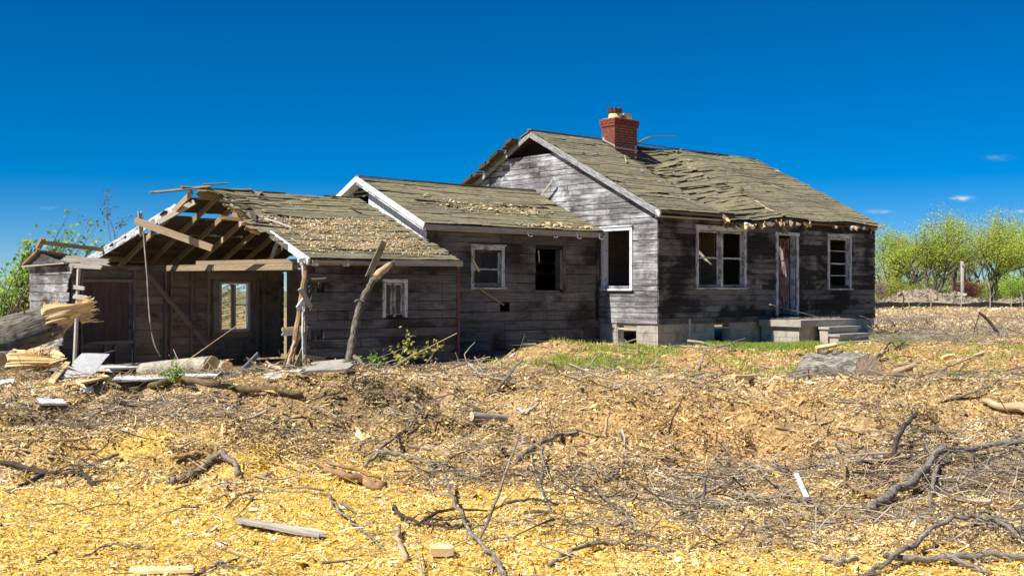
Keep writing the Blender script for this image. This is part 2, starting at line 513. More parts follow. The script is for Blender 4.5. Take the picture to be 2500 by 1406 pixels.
def np_mesh(name, verts, quads, colors=None, mat=None, parent=None, smooth=False, nper=4):
    """big mesh from numpy; quads (N,nper); colors per vertex (V,3) into 'pc'"""
    me = bpy.data.meshes.new(name)
    verts = np.asarray(verts, np.float32); quads = np.asarray(quads, np.int32)
    me.vertices.add(len(verts)); me.vertices.foreach_set('co', verts.ravel())
    me.loops.add(quads.size); me.loops.foreach_set('vertex_index', quads.ravel())
    me.polygons.add(len(quads))
    me.polygons.foreach_set('loop_start', np.arange(0, quads.size, nper, dtype=np.int32))
    me.update(calc_edges=True)
    if colors is not None:
        a = me.attributes.new('pc', 'FLOAT_COLOR', 'POINT')
        c4 = np.ones((len(verts), 4), np.float32); c4[:, :3] = colors
        a.data.foreach_set('color', c4.ravel())
    return link_mesh(name, me, mat, parent, smooth)

# ------------------------------------------------------------------ terrain
OX, OY = 3.52, 27.2
UX, UY = 0.75, 0.6614
HOUSE_RZ = math.atan2(UY, UX)

_perm = np.random.default_rng(5).random((257, 257)).astype(np.float64)
def vnoise(x, y, sc, off=0.0):
    x = np.asarray(x, float) / sc + off * 17.17 + 1000; y = np.asarray(y, float) / sc + off * 9.7 + 1000
    xi = np.floor(x).astype(int); yi = np.floor(y).astype(int)
    fx = x - xi; fy = y - yi
    fx = fx * fx * (3 - 2 * fx); fy = fy * fy * (3 - 2 * fy)
    g = lambda a, b: _perm[a % 256, b % 256]
    return ((g(xi, yi) * (1 - fx) + g(xi + 1, yi) * fx) * (1 - fy) + (g(xi, yi + 1) * (1 - fx) + g(xi + 1, yi + 1) * fx) * fy) * 2 - 1

def sstep(a, b, x):
    t = np.clip((np.asarray(x, float) - a) / (b - a), 0, 1)
    return t * t * (3 - 2 * t)

def house_uv(x, y):
    dx = np.asarray(x, float) - OX; dy = np.asarray(y, float) - OY
    return dx * UX + dy * UY, -dx * UY + dy * UX

BUMPS = [  # x, y, radius, height
    (-1.6, 13.2, 1.7, 0.24), (-2.6, 12.6, 1.1, 0.20), (-5.8, 14.2, 1.2, .14), (6.6, 13.4, 1.2, .16), (-4.4, 13.0, 1.0, 0.16), (0.9, 25.4, 1.7, 0.30), (0.2, 14.6, 1.2, 0.10), (2.3, 11.1, 0.9, -0.36), (1.75, 11.2, .5, -.15), (2.4, 12.7, 1.3, 0.18), (5.3, 14.4, 1.2, 0.06), (-5.2, 12.5, 1.2, 0.10),
    (-3.4, 15.0, 1.4, 0.08), (1.1, 22.3, 1.2, 0.16), (0.6, 24.4, 0.8, 0.10), (7.2, 12.2, 1.3, 0.16), (-3.0, 11.2, 0.9, 0.08), (-0.6, 11.6, 0.7, 0.10),
    (3.6, 24.5, 0.8, 0.07), (-2.6, 17.0, 1.2, 0.10), (0.8, 12.8, 0.7, 0.1), (9.0, 21.0, 2.0, 0.12), (-2.3, 12.0, 0.35, -0.16), (0.05, 13.3, 0.3, -0.14), (1.35, 12.4, 0.3, -0.16)]
def height(x, y):
    x = np.asarray(x, float); y = np.asarray(y, float)
    base = np.interp(y, [0, 6, 9, 11, 13, 15.5, 17.5, 19.5, 21.5, 24, 60, 120, 400], [-0.30, -0.30, -0.27, -0.19, -0.08, 0.03, 0.05, 0.0, -0.02, 0.0, 0.0, 0.12, 0.15])
    for (bx, by, br, bh) in BUMPS:
        base = base + bh * np.exp(-((x - bx) ** 2 + (y - by) ** 2) / (2 * (br * 0.6) ** 2))
    u, v = house_uv(x, y)
    # lower yard round the left wing
    base = base - 0.27 * sstep(2.2, -1.2, x) * sstep(19.2, 21.6, y) * sstep(60, 30, y)
    base = base - 0.11 * sstep(1.8, 3.6, x) * sstep(14.6, 16.2, y) * sstep(21.5, 19.5, y)
    base = base - 0.10 * sstep(-4.5, -6.0, x) * sstep(15.5, 17.0, y)
    rough = 0.35 + 0.65 * sstep(8.5, 11.0, y + 0.25 * x * (x > 0))
    rough = rough * (1 - 0.55 * sstep(17, 21, y))
    rough = rough * (1 - 0.6 * sstep(-1.5, -2.5, x) * sstep(15.6, 16.6, y))
    amp_far = sstep(500, 60, y)
    n = 0.10 * vnoise(x, y, 1.7, 1) + 0.075 * vnoise(x, y, 0.62, 2) + 0.040 * vnoise(x, y, 0.27, 3) + 0.016 * vnoise(x, y, 0.12, 4)
    band = sstep(9.6, 11.0, y) * sstep(16.8, 15.2, y)
    ridge = 0.09 * (1 - np.abs(vnoise(x, y, 0.9, 7))) ** 3 + band * (0.30 * np.abs(vnoise(x, y, 0.80, 8)) + 0.17 * np.abs(vnoise(x, y, 0.36, 9)) - 0.14)
    lumps = 0.24 * sstep(.10, .75, vnoise(x, y, 0.95, 71)) + 0.12 * sstep(.2, .7, vnoise(x, y, 0.45, 73)) - 0.22 * sstep(.30, .75, vnoise(x, y, 0.65, 72))
    n = n + lumps * (0.12 + 0.88 * band) * (1 - .95 * sstep(14.2, 15.8, y)) * (1 - .9 * sstep(14.2, 15.4, y) * sstep(2.4, 3.4, x))
    n = (n + ridge - 0.02) * rough * np.maximum(amp_far, 0.15)
    n = np.where(n > 0.16, 0.16 + 0.35 * (n - 0.16), n)
    n = n + 0.35 * vnoise(x, y, 14.0, 5) * sstep(32, 60, y) * amp_far
    inside = sstep(0.5, -0.1, np.maximum(np.maximum(-12.2 - u, u - 9.7), np.maximum(0.2 - v + 0.5 * (u < -0.2), v - 9.2)))
    return base + n * (1 - 0.85 * inside) - 0.04 * inside

def gp(px, py, lift=0.0):
    """ground point seen at a photo pixel"""
    Y = np.geomspace(4.0, 400.0, 4000)
    X = (px - CXP) / FPX * Y
    Z = CAM_H + (HY - py) / FPX * Y
    d = Z - height(X, Y)
    k = np.argmax(d < 0)
    if d[k] >= 0:
        k = len(Y) - 1
    return Vector((X[k], Y[k], float(height(X[k], Y[k])) + lift))

def at(px, py, Y):
    return Vector(((px - CXP) / FPX * Y, Y, CAM_H + (HY - py) / FPX * Y))

def ground_coords(dense0, dense1, step, far0, far1, n):
    c = list(np.arange(dense0, dense1 + 1e-6, step))
    hi = dense1 + np.geomspace(step, far1 - dense1, n)
    lo = dense0 - np.geomspace(step, dense0 - far0, n)
    return np.array(sorted(set(np.round(np.concatenate([lo, c, hi]), 4))))
gx = ground_coords(-13.0, 15.0, 0.104, -2500, 2500, 60)
gy = ground_coords(4.0, 30.0, 0.104, -2500, 3500, 60)
GX, GY = np.meshgrid(gx, gy)
GZ = height(GX, GY)
nx, ny = len(gx), len(gy)
idx = np.arange(nx * ny).reshape(ny, nx)
quads = np.stack([idx[:-1, :-1], idx[:-1, 1:], idx[1:, 1:], idx[1:, :-1]], -1).reshape(-1, 4)

def yellow_w(x, y):
    """how much the fresh yellow chips cover a spot"""
    yb = np.interp(x, [-6, -3.5, -1.5, 0.0, 1.3, 3.0, 5.0], [9.1, 10.0, 10.6, 8.9, 7.7, 6.7, 5.6])
    return sstep(0.9, -0.9, y - yb + 0.9 * vnoise(x, y, 1.6, 11) + 1.0 * vnoise(x, y, 0.7, 12) + 0.7 * vnoise(x, y, 0.25, 13))
def orange_w(x, y):
    w = np.exp(-(((x - 2.0) / 1.6) ** 2 + ((y - 12.2) / 1.7) ** 2)) * 0.9
    w = w + sstep(17.5, 20.5, y) * sstep(-0.5, 1.5, x) * sstep(34, 27, y) * 0.85
    return np.clip(w + 0.3 * vnoise(x, y, 0.9, 14) * w, 0, 1)
def pale_w(x, y):
    w = 0.8 * np.exp(-(((x + 3.8) / 2.6) ** 2 + ((y - 14.9) / 1.1) ** 2)) + 0.8 * np.exp(-(((x + 0.7) / 0.6) ** 2 + ((y - 15.3) / 1.3) ** 2)) + 0.7 * np.exp(-(((x - 7.2) / 1.8) ** 2 + ((y - 16.2) / 1.8) ** 2))
    w = w + 0.5 * sstep(30, 45, y) * sstep(-0.1, 0.5, vnoise(x, y, 6.0, 21))
    return np.clip(w + 0.45 * vnoise(x, y, 0.7, 15), 0, 1)
def dark_w(x, y):
    w = 0.75 * np.exp(-(((x - 5.2) / 2.2) ** 2 + ((y - 9.9) / 1.7) ** 2)) + 0.5 * np.exp(-(((x + 3.2) / 3.0) ** 2 + ((y - 11.6) / 0.9) ** 2)) + 0.35 * np.exp(-(((x + 0.5) / 2.2) ** 2 + ((y - 12.8) / 1.5) ** 2))
    return np.clip(w + 0.5 * vnoise(x, y, 0.55, 16) * (1 - yellow_w(x, y)) , 0, 1)

fx_, fy_ = GX.ravel(), GY.ravel()
gcol = np.tile(np.array([[0.42, 0.28, 0.125]]), (len(fx_), 1))
def blend(c, w, rgb):
    return c * (1 - w[:, None]) + np.array(rgb)[None] * w[:, None]
gcol = blend(gcol, dark_w(fx_, fy_) * .7, (0.17, 0.12, 0.065))
gcol = blend(gcol, pale_w(fx_, fy_), (0.52, 0.38, 0.22))
gcol = blend(gcol, orange_w(fx_, fy_), (0.46, 0.285, 0.11))
gcol = blend(gcol, yellow_w(fx_, fy_), (0.66, 0.43, 0.09))
far_w = sstep(60, 110, fy_)
gcol = blend(gcol, far_w, (0.20, 0.19, 0.09))
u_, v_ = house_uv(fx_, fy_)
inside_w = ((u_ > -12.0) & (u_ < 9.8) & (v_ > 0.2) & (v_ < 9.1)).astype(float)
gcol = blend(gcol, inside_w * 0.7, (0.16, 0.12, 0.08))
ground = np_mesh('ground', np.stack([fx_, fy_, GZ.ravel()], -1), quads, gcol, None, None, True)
gmat, nt, gbs = new_mat('chip_strewn_soil')
ga = nt.n('ShaderNodeAttribute', attribute_name='pc')
gt = nt.n('ShaderNodeTexCoord')
gv = nt.n('ShaderNodeTexVoronoi', {'Scale': 26.0, 'Randomness': 1.0})
nt.put(gv.inputs['Vector'], gt.outputs['Object'])
gnz = nt.noise(gt.outputs['Object'], 7.0, 6, 0.7)
gf = nt.math('MULTIPLY', nt.vmap(gnz, 0.3, 0.7, 0.55, 1.3), nt.vmap(nt.n('ShaderNodeSeparateColor', {0: gv.outputs['Color']}).outputs[0], 0, 1, 0.6, 1.35))
nt.put(gbs.inputs['Base Color'], nt.mix(1.0, ga.outputs['Color'], nt.n('ShaderNodeCombineColor', {0: gf, 1: gf, 2: gf}).outputs[0], 'MULTIPLY'))
gbp = nt.n('ShaderNodeBump', {'Strength': 0.8, 'Distance': 0.03, 'Height': nt.math('ADD', gv.outputs['Distance'], gnz)})
nt.put(gbs.inputs['Normal'], gbp.outputs[0])
gbs.inputs['Roughness'].default_value = 0.95
ground.data.materials.append(gmat)
tag(ground, 'churned ground strewn with wood chips', kind='structure')

# ------------------------------------------------------------------ the house (local axes: u along the front, v into the depth, z up)
house = empty('abandoned_house', None, (OX, OY, 0), HOUSE_RZ)
tag(house, 'abandoned grey board house with mossy sagging roof, red chimney and collapsed low wing', 'house')
SILL = 0.57

class Wall:
    """flat wall; a runs along u (axis 'u', faces -v) or along v (axis 'v', faces -u)"""
    def __init__(s, axis, c, face=-1):
        s.axis, s.c, s.face = axis, c, face
    def p(s, a, z, d):
        return (a, s.c + s.face * d, z) if s.axis == 'u' else (s.c + s.face * d, a, z)
    def off(s, t):
        return (0, -s.face * t, 0) if s.axis == 'u' else (-s.face * t, 0, 0)

def minus(iv, cuts):
    out = [iv]
    for (c0, c1) in cuts:
        nx_ = []
        for (a, b) in out:
            if c1 <= a or c0 >= b:
                nx_.append((a, b)); continue
            if c0 > a: nx_.append((a, c0))
            if c1 < b: nx_.append((c1, b))
        out = nx_
    return out

def plank_wall(w, lo, hi, z0, z1, rowh, mat, openings=(), lens=(2.6, 4.6), label=None, backing='dark', jag_lo=0.0, jag_hi=0.0, jag_rows=None, skip=None, proud=0.02, back_d=(-0.02, -0.09), pmin=0.12):
    """backing sheet with its openings, and each board a piece of its own"""
    mb = MB()
    # backing: strips cut at the openings' edges
    zs = sorted(set([z0, z1] + [q for o in openings for q in (o[2], o[3]) if z0 < q < z1]))
    zz = []
    for i in range(len(zs) - 1):
        k = max(1, int(math.ceil((zs[i + 1] - zs[i]) / 0.4)))
        zz += [zs[i] + (zs[i + 1] - zs[i]) * j / k for j in range(k)]
    zz.append(zs[-1])
    for i in range(len(zz) - 1):
        za, zb = zz[i], zz[i + 1]
        zm = (za + zb) / 2
        A = max(lo(za), lo(zb)) + jag_lo * 1.2; B = min(hi(za), hi(zb)) - jag_hi * 1.2
        for (a, b) in minus((A, B), [(o[0], o[1]) for o in openings if o[2] < zm < o[3]]):
            if b - a > 0.03:
                mb.slab([[w.p(a, za, back_d[0]), w.p(a, zb, back_d[0])], [w.p(b, za, back_d[0]), w.p(b, zb, back_d[0])]], w.off(back_d[0] - back_d[1]))
    wall = mb.build('wall', backing, house)
    if label: wall['label'] = label
    z = z0
    r = 0
    while z < z1 - 0.02:
        hgt = rowh * random.uniform(0.95, 1.05)
        za, zb = z, min(z + hgt, z1)
        zm = (za + zb) / 2
        cuts = []
        for o in openings:
            ov = min(zb, o[3]) - max(za, o[2])
            if ov > 0.45 * (zb - za): cuts.append((o[0], o[1]))
        A, B = min(lo(za), lo(zb)), max(hi(za), hi(zb))
        for (a, b) in minus((A, B), cuts):
            x = a
            first = True
            while x < b - 0.04:
                ln = random.uniform(*lens) * (random.uniform(0.3, 1) if first else 1)
                e = min(b, x + ln)
                if b - e < 0.45: e = b
                if skip and skip((x + e) / 2, zm, x, e):
                    x = e + 0.005; first = False; continue
                xa0 = max(x, lo(za)); xa1 = max(x, lo(zb)); xb0 = min(e, hi(za)); xb1 = min(e, hi(zb))
                if xb0 - xa0 > pmin or xb1 - xa1 > pmin:
                    xb1 = max(xb1, xa1 + 0.01); xb0 = max(xb0, xa0 + 0.01)
                    g = random.uniform(0.007, 0.019)
                    d = proud + random.uniform(-0.004, 0.006)
                    d2 = d + (random.uniform(0, 0.016) if random.random() < 0.25 else random.uniform(-.002, .004))
                    wz = random.uniform(-0.004, 0.004)
                    top = None
                    jl = jag_lo if (abs(x - A) < 1e-6 and jag_lo) else 0
                    jh = jag_hi if (abs(e - B) < 1e-6 and jag_hi) else 0
                    if jl or jh:
                        k = 4
                        base_l = xa0 + (random.uniform(0, jl) if jl else 0); base_h = xb0 - (random.uniform(0, jh) if jh else 0)
                        top = [[w.p(base_l + (random.uniform(0, .10) if jl else 0), za + (zb - g - za) * j / k, d) for j in range(k + 1)],
                               [w.p(base_h - (random.uniform(0, .10) if jh else 0), za + (zb - g - za) * j / k, d) for j in range(k + 1)]]
                    else:
                        top = [[w.p(xa0 + 0.002, za + wz, d), w.p(xa1 + 0.002, zb - g + wz, d - 0.003)], [w.p(xb0 - 0.003, za - wz, d2), w.p(xb1 - 0.003, zb - g - wz, d2 - 0.003)]]
                    MB().slab(top, w.off(0.022)).build('plank', mat, wall)
                x = e + 0.005
                first = False
        z = zb
        r += 1
    return wall

def window(w, a0, a1, z0, z1, mat='white', cas=0.095, sashes=((0, 1),), rails=(0.5,), muntins=(), glass=False, depth=0.10, label=None, sash_mat=None, sill=True, tilt=0.0, top_cap=True, mull=0.09):
    """casing boards, sill, sashes; sashes = fractions of the clear width; rails = fractions of the height"""
    win = empty('window', house)
    if label: win['label'] = label
    sash_mat = sash_mat or mat
    def bd(name, a, b, za, zb, d0, d1, par, m=mat, j=0.004):
        js = [random.uniform(-j, j) for _ in range(4)]
        return MB().slab([[w.p(a + js[0], za, d1), w.p(a + js[1], zb, d1)], [w.p(b + js[2], za, d1), w.p(b + js[3], zb, d1)]] if (b - a) > (zb - za) else
                         [[w.p(a + js[0], za, d1), w.p(b + js[1], za, d1)], [w.p(a + js[2], zb, d1), w.p(b + js[3], zb, d1)]], w.off(d1 - d0)).build(name, m, par)
    bd('casing', a0, a0 + cas, z0, z1 - cas * 1.05, 0.022, 0.052, win)
    bd('casing', a1 - cas, a1, z0, z1 - cas * 1.05, 0.022, 0.052, win)
    bd('casing', a0, a1, z1 - cas, z1, 0.022, 0.055, win)
    if top_cap:
        bd('cap_moulding', a0 - 0.03, a1 + 0.03, z1 + 0.003, z1 + 0.03, 0.022, 0.08, win)
    if sill:
        bd('sill', a0 - 0.03, a1 + 0.03, z0 - 0.045, z0 - 0.003, -0.05, 0.085, win)
    # jambs in the reveal
    ca, cb = a0 + cas, a1 - cas
    bd('jamb', ca - 0.02, ca - 0.002, z0, z1 - cas, -0.12, 0.02, win)
    bd('jamb', cb + 0.002, cb + 0.02, z0, z1 - cas, -0.12, 0.02, win)
    nS = len(sashes)
    for (s0, s1) in sashes:
        xa, xb = ca + (cb - ca) * s0 + 0.004, ca + (cb - ca) * s1 - 0.004
        za, zb = z0 + 0.012, z1 - cas - 0.004
        if s1 < 1:
            bd('mullion', xb - mull * 0.5, xb + mull * 0.5, za, zb, -0.06, 0.045, win); xb -= mull * 0.5 + 0.003
        if s0 > 0:
            xa += mull * 0.5 + 0.003
        sm = MB()
        fw = 0.042
        def bar(b0, b1, c0, c1, dd=-0.03):
            sm.slab([[w.p(b0, c0, dd), w.p(b0, c1, dd)], [w.p(b1, c0, dd), w.p(b1, c1, dd)]] if (b1 - b0) > (c1 - c0) else [[w.p(b0, c0, dd), w.p(b1, c0, dd)], [w.p(b0, c1, dd), w.p(b1, c1, dd)]], w.off(0.035))
        bar(xa, xa + fw, za, zb); bar(xb - fw, xb, za, zb)
        bar(xa + fw, xb - fw, za + tilt, za + 0.06 + tilt, -0.028); bar(xa + fw, xb - fw, zb - fw, zb, -0.028)
        for rl in rails:
            zc = za + (zb - za) * rl
            bar(xa + fw, xb - fw, zc - 0.02, zc + 0.02, -0.022)
        sash = sm.build('sash', sash_mat, win)
        for (mz, m0, m1) in muntins:
            zc = za + (zb - za) * mz
            MB().slab([[w.p(xa + fw, zc - 0.011, -0.034), w.p(xa + fw, zc + 0.011, -0.034)], [w.p(xb - fw, zc - 0.011, -0.034), w.p(xb - fw, zc + 0.011, -0.034)]], w.off(0.02)).build('muntin', sash_mat, win)
        if glass:
            pane = MB().slab([[w.p(xa + fw, za + 0.06, -0.045), w.p(xa + fw, zb - fw, -0.045)], [w.p(xb - fw, za + 0.06, -0.045), w.p(xb - fw, zb - fw, -0.045)]], w.off(0.004)).build('pane', 'glass', win)
    return win

# main block dimensions
MU0, MU1, MV0, MV1 = 0.12, 9.78, 0.15, 9.0
ME, MR, MRV = 3.31, 5.67, 4.57             # eave height, ridge height, ridge v
SL = (MR - ME) / MRV
front = Wall('u', MV0)
front_open = [(1.58, 3.48, 1.50, 2.92), (4.92, 5.78, 0.72, 2.88), (7.36, 8.40, 1.50, 2.90)]
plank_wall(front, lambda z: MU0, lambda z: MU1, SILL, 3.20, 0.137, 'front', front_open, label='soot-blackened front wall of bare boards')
gab = Wall('v', MU0)
gz = lambda z: max(0.0, (z - ME) / SL + 0.02)
plank_wall(gab, lambda z: MV0 if z < 3.3 else MV0 + max(0, (z - 3.30) / SL), lambda z: 9.0 if z < 3.3 else 9.0 - max(0, (z - 3.30) / SL), SILL, 5.02, 0.137, 'gable', [(1.02, 1.92, 1.46, 2.88)], lens=(2.4, 4.2), label='silvery sunlit gable wall of bare boards',
           skip=lambda m, z, a, e: a > 7.5 or (z < 2.7 and a > 2.3) or (z < 3.9 and 2.6 < a < 6.6 and e < 6.9 and z < 3.2))
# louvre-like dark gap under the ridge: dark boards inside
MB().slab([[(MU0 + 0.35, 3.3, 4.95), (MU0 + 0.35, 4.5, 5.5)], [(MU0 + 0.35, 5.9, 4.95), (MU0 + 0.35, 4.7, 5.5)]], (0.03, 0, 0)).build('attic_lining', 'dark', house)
# hidden far walls, floor and partition so that the rooms are dark
far = MB()
far.box((MU0, 8.9, SILL), (MU1, 9.0, 3.3)); far.box((9.70, MV0 + 0.15, SILL), (9.78, 8.9, 3.3)); far.box((MU0 + .1, MV0 + 0.12, 0.5), (9.68, 8.88, 0.6))
far.box((0.3, 4.4, 0.62), (9.6, 4.46, 3.3)); far.box((4.2, 1.7, .62), (4.25, 4.4, 3.2)); far.box((6.4, 0.5, .62), (6.45, 4.4, 3.2))
far.slab([[(9.76, 0.2, 3.25), (9.76, 4.57, 5.5)], [(9.76, 8.95, 3.25), (9.76, 4.6, 5.5)]], (-0.05, 0, 0))
far.build('inner_wall', 'inside', house)
for (u, v) in ((1.9, 1.5), (2.35, 2.1), (2.62, 1.2), (2.95, 1.6), (3.3, 1.9), (7.6, 1.6), (8.1, 2.2)):
    MB().beam((u, v, 0.6), (u + random.uniform(-.06, .06), v, 3.1), 0.05, 0.09, (1, 0, 0), warp=0.02, segs=2).build('stud', 'rafter', house)

# openings of the main block
window(front, 1.50, 3.54, 1.45, 2.98, 'whitegrey', sashes=((0, 0.5), (0.5, 1)), rails=(0.52,), muntins=(), label='double window with empty worn white sashes')
window(front, 7.27, 8.48, 1.44, 2.96, 'whitegrey', rails=(0.49,), muntins=((0.25, 0, 1), (0.745, 0, 1)), label='single window with horizontal glazing bars')
window(gab, 0.95, 2.00, 1.42, 2.95, 'white', sashes=(), label='tall empty window opening in the sunlit gable', cas=0.085)
# front door: frame and leaf standing ajar
door = empty('door', house); door['label'] = 'flaking red door standing ajar in a worn frame'
for (a, b, za, zb) in ((4.83, 4.92, .70, 2.86), (5.76, 5.86, .70, 2.86)):
    MB().slab([[front.p(a, za, .055), front.p(b, za, .055)], [front.p(a, zb, .055), front.p(b, zb, .055)]], front.off(0.033)).build('door_casing', 'whitegrey', door)
MB().slab([[front.p(4.80, 2.863, .058), front.p(4.80, 2.95, .058)], [front.p(5.89, 2.863, .058), front.p(5.89, 2.95, .058)]], front.off(0.036)).build('door_casing', 'whitegrey', door)
MB().box((5.74, MV0 + 0.0, .70), (5.76, MV0 + 0.16, 2.86)).build('door_jamb', 'whitegrey', door)
ang = R(55)
hx, hy = 5.62, MV0 + 0.10
dd_ = Vector((-math.cos(ang), math.sin(ang), 0)); dn_ = Vector((math.sin(ang), math.cos(ang), 0))
def leaf(s0, s1, za, zb, t0, t1, name, m):
    a = Vector((hx, hy, 0)) + dd_ * s0 + dn_ * t0
    b = Vector((hx, hy, 0)) + dd_ * s1 + dn_ * t0
    return MB().slab([[a + Vector((0, 0, za)), b + Vector((0, 0, za))], [a + Vector((0, 0, zb)), b + Vector((0, 0, zb))]], dn_ * (t1 - t0)).build(name, m, door)
leaf(0.0, 0.80, 0.74, 2.80, 0.0, 0.03, 'door_leaf', 'door')
for (za, zb) in ((0.95, 1.55), (1.75, 2.05), (2.2, 2.65)):
    leaf(0.12, 0.66, za, zb, -0.014, -0.002, 'door_panel', 'door')
leaf(0.70, 0.74, 1.62, 1.68, -0.07, -0.002, 'door_knob', 'rust')

# foundation: each block a piece
def block_mesh(l, h, t, s):
    mb = MB(); mb.box((0, 0, 0), (l, t, h), s)
    return mb
found = MB()
found.box((MU0 + 0.05, MV0 + 0.05, -0.4), (2.3, MV0 + 0.25, SILL - 0.012)); found.box((2.9, MV0 + 0.05, -0.4), (MU1 - 0.05, MV0 + 0.25, SILL - 0.012)); found.box((2.3, MV0 + 0.05, -0.4), (2.9, MV0 + 0.25, 0.03))
found.box((MU0 + 0.05, MV0 + 0.27, -0.4), (MU0 + 0.25, 0.85, SILL - 0.012)); found.box((MU0 + 0.05, 1.5, -0.4), (MU0 + 0.25, 2.3, SILL - 0.012)); found.box((MU0 + 0.05, 0.852, -0.4), (MU0 + 0.25, 1.498, 0.03))
fnd = found.build('foundation', 'mortar', house)
def put_blocks(w, a0, a1, zs, cuts, bl=0.40):
    for r, (za, zb) in enumerate(zs):
        x = a0 - (bl / 2 if r % 2 else 0)
        while x < a1:
            a, b = max(x, a0), min(x + bl - 0.008, a1)
            for (c, d) in minus((a, b), [(q[0], q[1]) for q in cuts if min(zb, q[3]) - max(za, q[2]) > 0.05]):
                if d - c > 0.05:
                    dp = random.uniform(-0.003, 0.004)
                    MB().slab([[w.p(c, za, dp), w.p(c, zb, dp)], [w.p(d, za, dp), w.p(d, zb, dp)]], w.off(0.07)).build('block', 'concrete', fnd)
            x += bl
zrows = [(-0.26, -0.07), (-0.062, 0.135), (0.143, 0.34), (0.348, 0.555)]
put_blocks(Wall('u', MV0 + 0.01), MU0 + 0.01, MU1, zrows, [(2.28, 2.92, 0.04, 0.50)])
put_blocks(Wall('v', MU0 + 0.01), MV0 + 0.085, 2.1, zrows, [(0.84, 1.52, 0.05, 0.46)])
# skirt board over the sill
MB().slab([[(MU0 - .01, MV0 - .03, .56), (MU0 - .01, MV0 - .03, .70)], [(MU1, MV0 - .03, .56), (MU1, MV0 - .03, .70)]], (0, .012, 0)).build('sill_board', 'wing', house)
# cellar windows
for (w, a0, a1, lab) in ((Wall('v', MU0), 0.82, 1.54, 'cellar window under the gable'), (Wall('u', MV0), 2.22, 2.96, 'cellar window under the front wall')):
    cw = empty('cellar_window', house); cw['label'] = lab
    for (a, b, za, zb) in ((a0, a0 + .05, .05, .46), (a1 - .05, a1, .05, .46), (a0 + .052, a1 - .052, .41, .455)):
        MB().slab([[w.p(a, za, -.02), w.p(b, za, -.02)], [w.p(a, zb, -.02), w.p(b, zb, -.02)]] if b - a < .2 else [[w.p(a, za, -.02), w.p(a, zb, -.02)], [w.p(b, za, -.02), w.p(b, zb, -.02)]], w.off(.12)).build('frame', 'greywood', cw)
    MB().slab([[w.p(a0, .0, .05), w.p(a0, .045, .05)], [w.p(a1, .0, .05), w.p(a1, .045, .05)]], w.off(.15)).build('sill', 'vinyl' if w.axis == 'v' else 'concrete', cw)
MB().tube([(1.22, 0.09, -0.1), (1.22, 0.09, 0.62)], [0.022, 0.022], 8).tube([(1.22, 0.09, 0.56), (1.22, 0.09, 0.68)], [0.034, 0.034], 8).build('standpipe', 'metal', house)

# ------------------------------------------------------------------ roofs
def roof_courses(part, n, uL, uR, pos, mat, lens=(1.0, 2.8), skip=None, end_jit=0.03, name='roof_board', thick=0.012, lap=0.18, lift=0.014, step=0.13, tilt=None):
    """pos(u, s) -> point on the slope, s 0 at the eave and 1 at the ridge; each board of a course is a piece"""
    for j in range(n):
        s0, s1 = j / n, min(1.0, (j + 1 + lap) / n)
        a, b = uL(s0 + 0.5 / n), uR(s0 + 0.5 / n)
        x = a + random.uniform(-end_jit, end_jit)
        first = True
        while x < b - 0.05:
            ln = random.uniform(*lens) * (random.uniform(0.3, 1) if first else 1)
            e = min(b + random.uniform(-end_jit, end_jit) * (x + ln >= b), x + ln)
            if b - e < 0.3: e = b + random.uniform(-end_jit, end_jit)
            first = False
            if skip and skip(x, e, s0):
                x = e + 0.004; continue
            k = max(1, int((e - x) / step))
            base_l = lift * random.uniform(0.6, 1.5)
            curl = random.uniform(0.01, 0.04) if random.random() < 0.13 else 0.0
            ends = random.choice((0, 1))
            dip = random.uniform(-0.006, 0.006)
            tl = tilt(x, e, s0) if tilt else 0.0
            top = []
            for i in range(k + 1):
                f = i / k
                u = x + (e - x) * f
                ds = random.choice((random.uniform(-0.06, 0.06), random.uniform(-.06, .06), random.uniform(-.14, .30))) / n
                p = Vector(pos(u, max(0, s0 + ds - 0.004))); q = Vector(pos(u, s1))
                cu = curl * (f if ends else 1 - f) ** 2
                p.z += base_l + cu + dip + random.uniform(-.003, .003) + tl * (f - .5)
                q.z += 0.004 + dip + tl * (f - .5)
                top.append([p, q])
            MB().slab(top, (0, 0, -thick)).build(name, mat, part)
            x = e + random.uniform(0.002, 0.008)

def deck(name, uA, uB, pos, parent, mat='deck', nu=30, ns=12, drop=0.03, t=0.03, hole=None):
    mb = MB()
    for i in range(nu):
        for j in range(ns):
            ua, ub = uA + (uB - uA) * i / nu, uA + (uB - uA) * (i + 1) / nu
            sa, sb = j / ns, (j + 1) / ns
            if hole and hole((ua + ub) / 2, (sa + sb) / 2): continue
            tp = []
            for uu in (ua, ub):
                row = []
                for ss in (sa, sb):
                    p = Vector(pos(uu, ss)); p.z -= drop; row.append(p)
                tp.append(row)
            mb.slab(tp, (0, 0, -t))
    return mb.build(name, mat, parent)

def sag(u, s):
    """sunk panel right of the chimney"""
    up = float(sstep(0.38, 0.60, s))
    # lower panel: torn along u=2.45, tilting back up to u=5
    low = 0.42 * float(sstep(2.40, 2.52, u)) * max(0.0, 1 - max(0, u - 2.5) / 2.5) * (0.45 + 0.55 * float(sstep(0.0, 0.30, s)))
    c = 3.35 + 0.5 * (1 - s)
    wdt = 0.75 if u < c else 1.5
    hi = 0.40 * math.exp(-((u - c) / wdt) ** 2) * (0.35 + 0.65 * float(sstep(1.0, 0.82, s))) * float(sstep(2.5, 2.9, u))
    ridge = 0.05 * math.exp(-((u - 5.0) / 1.6) ** 2) * s
    wav = 0.03 * math.sin(u * 2.1 + s * 5) * float(sstep(2.4, 3.5, u))
    return low * (1 - up) + hi * up + ridge + wav

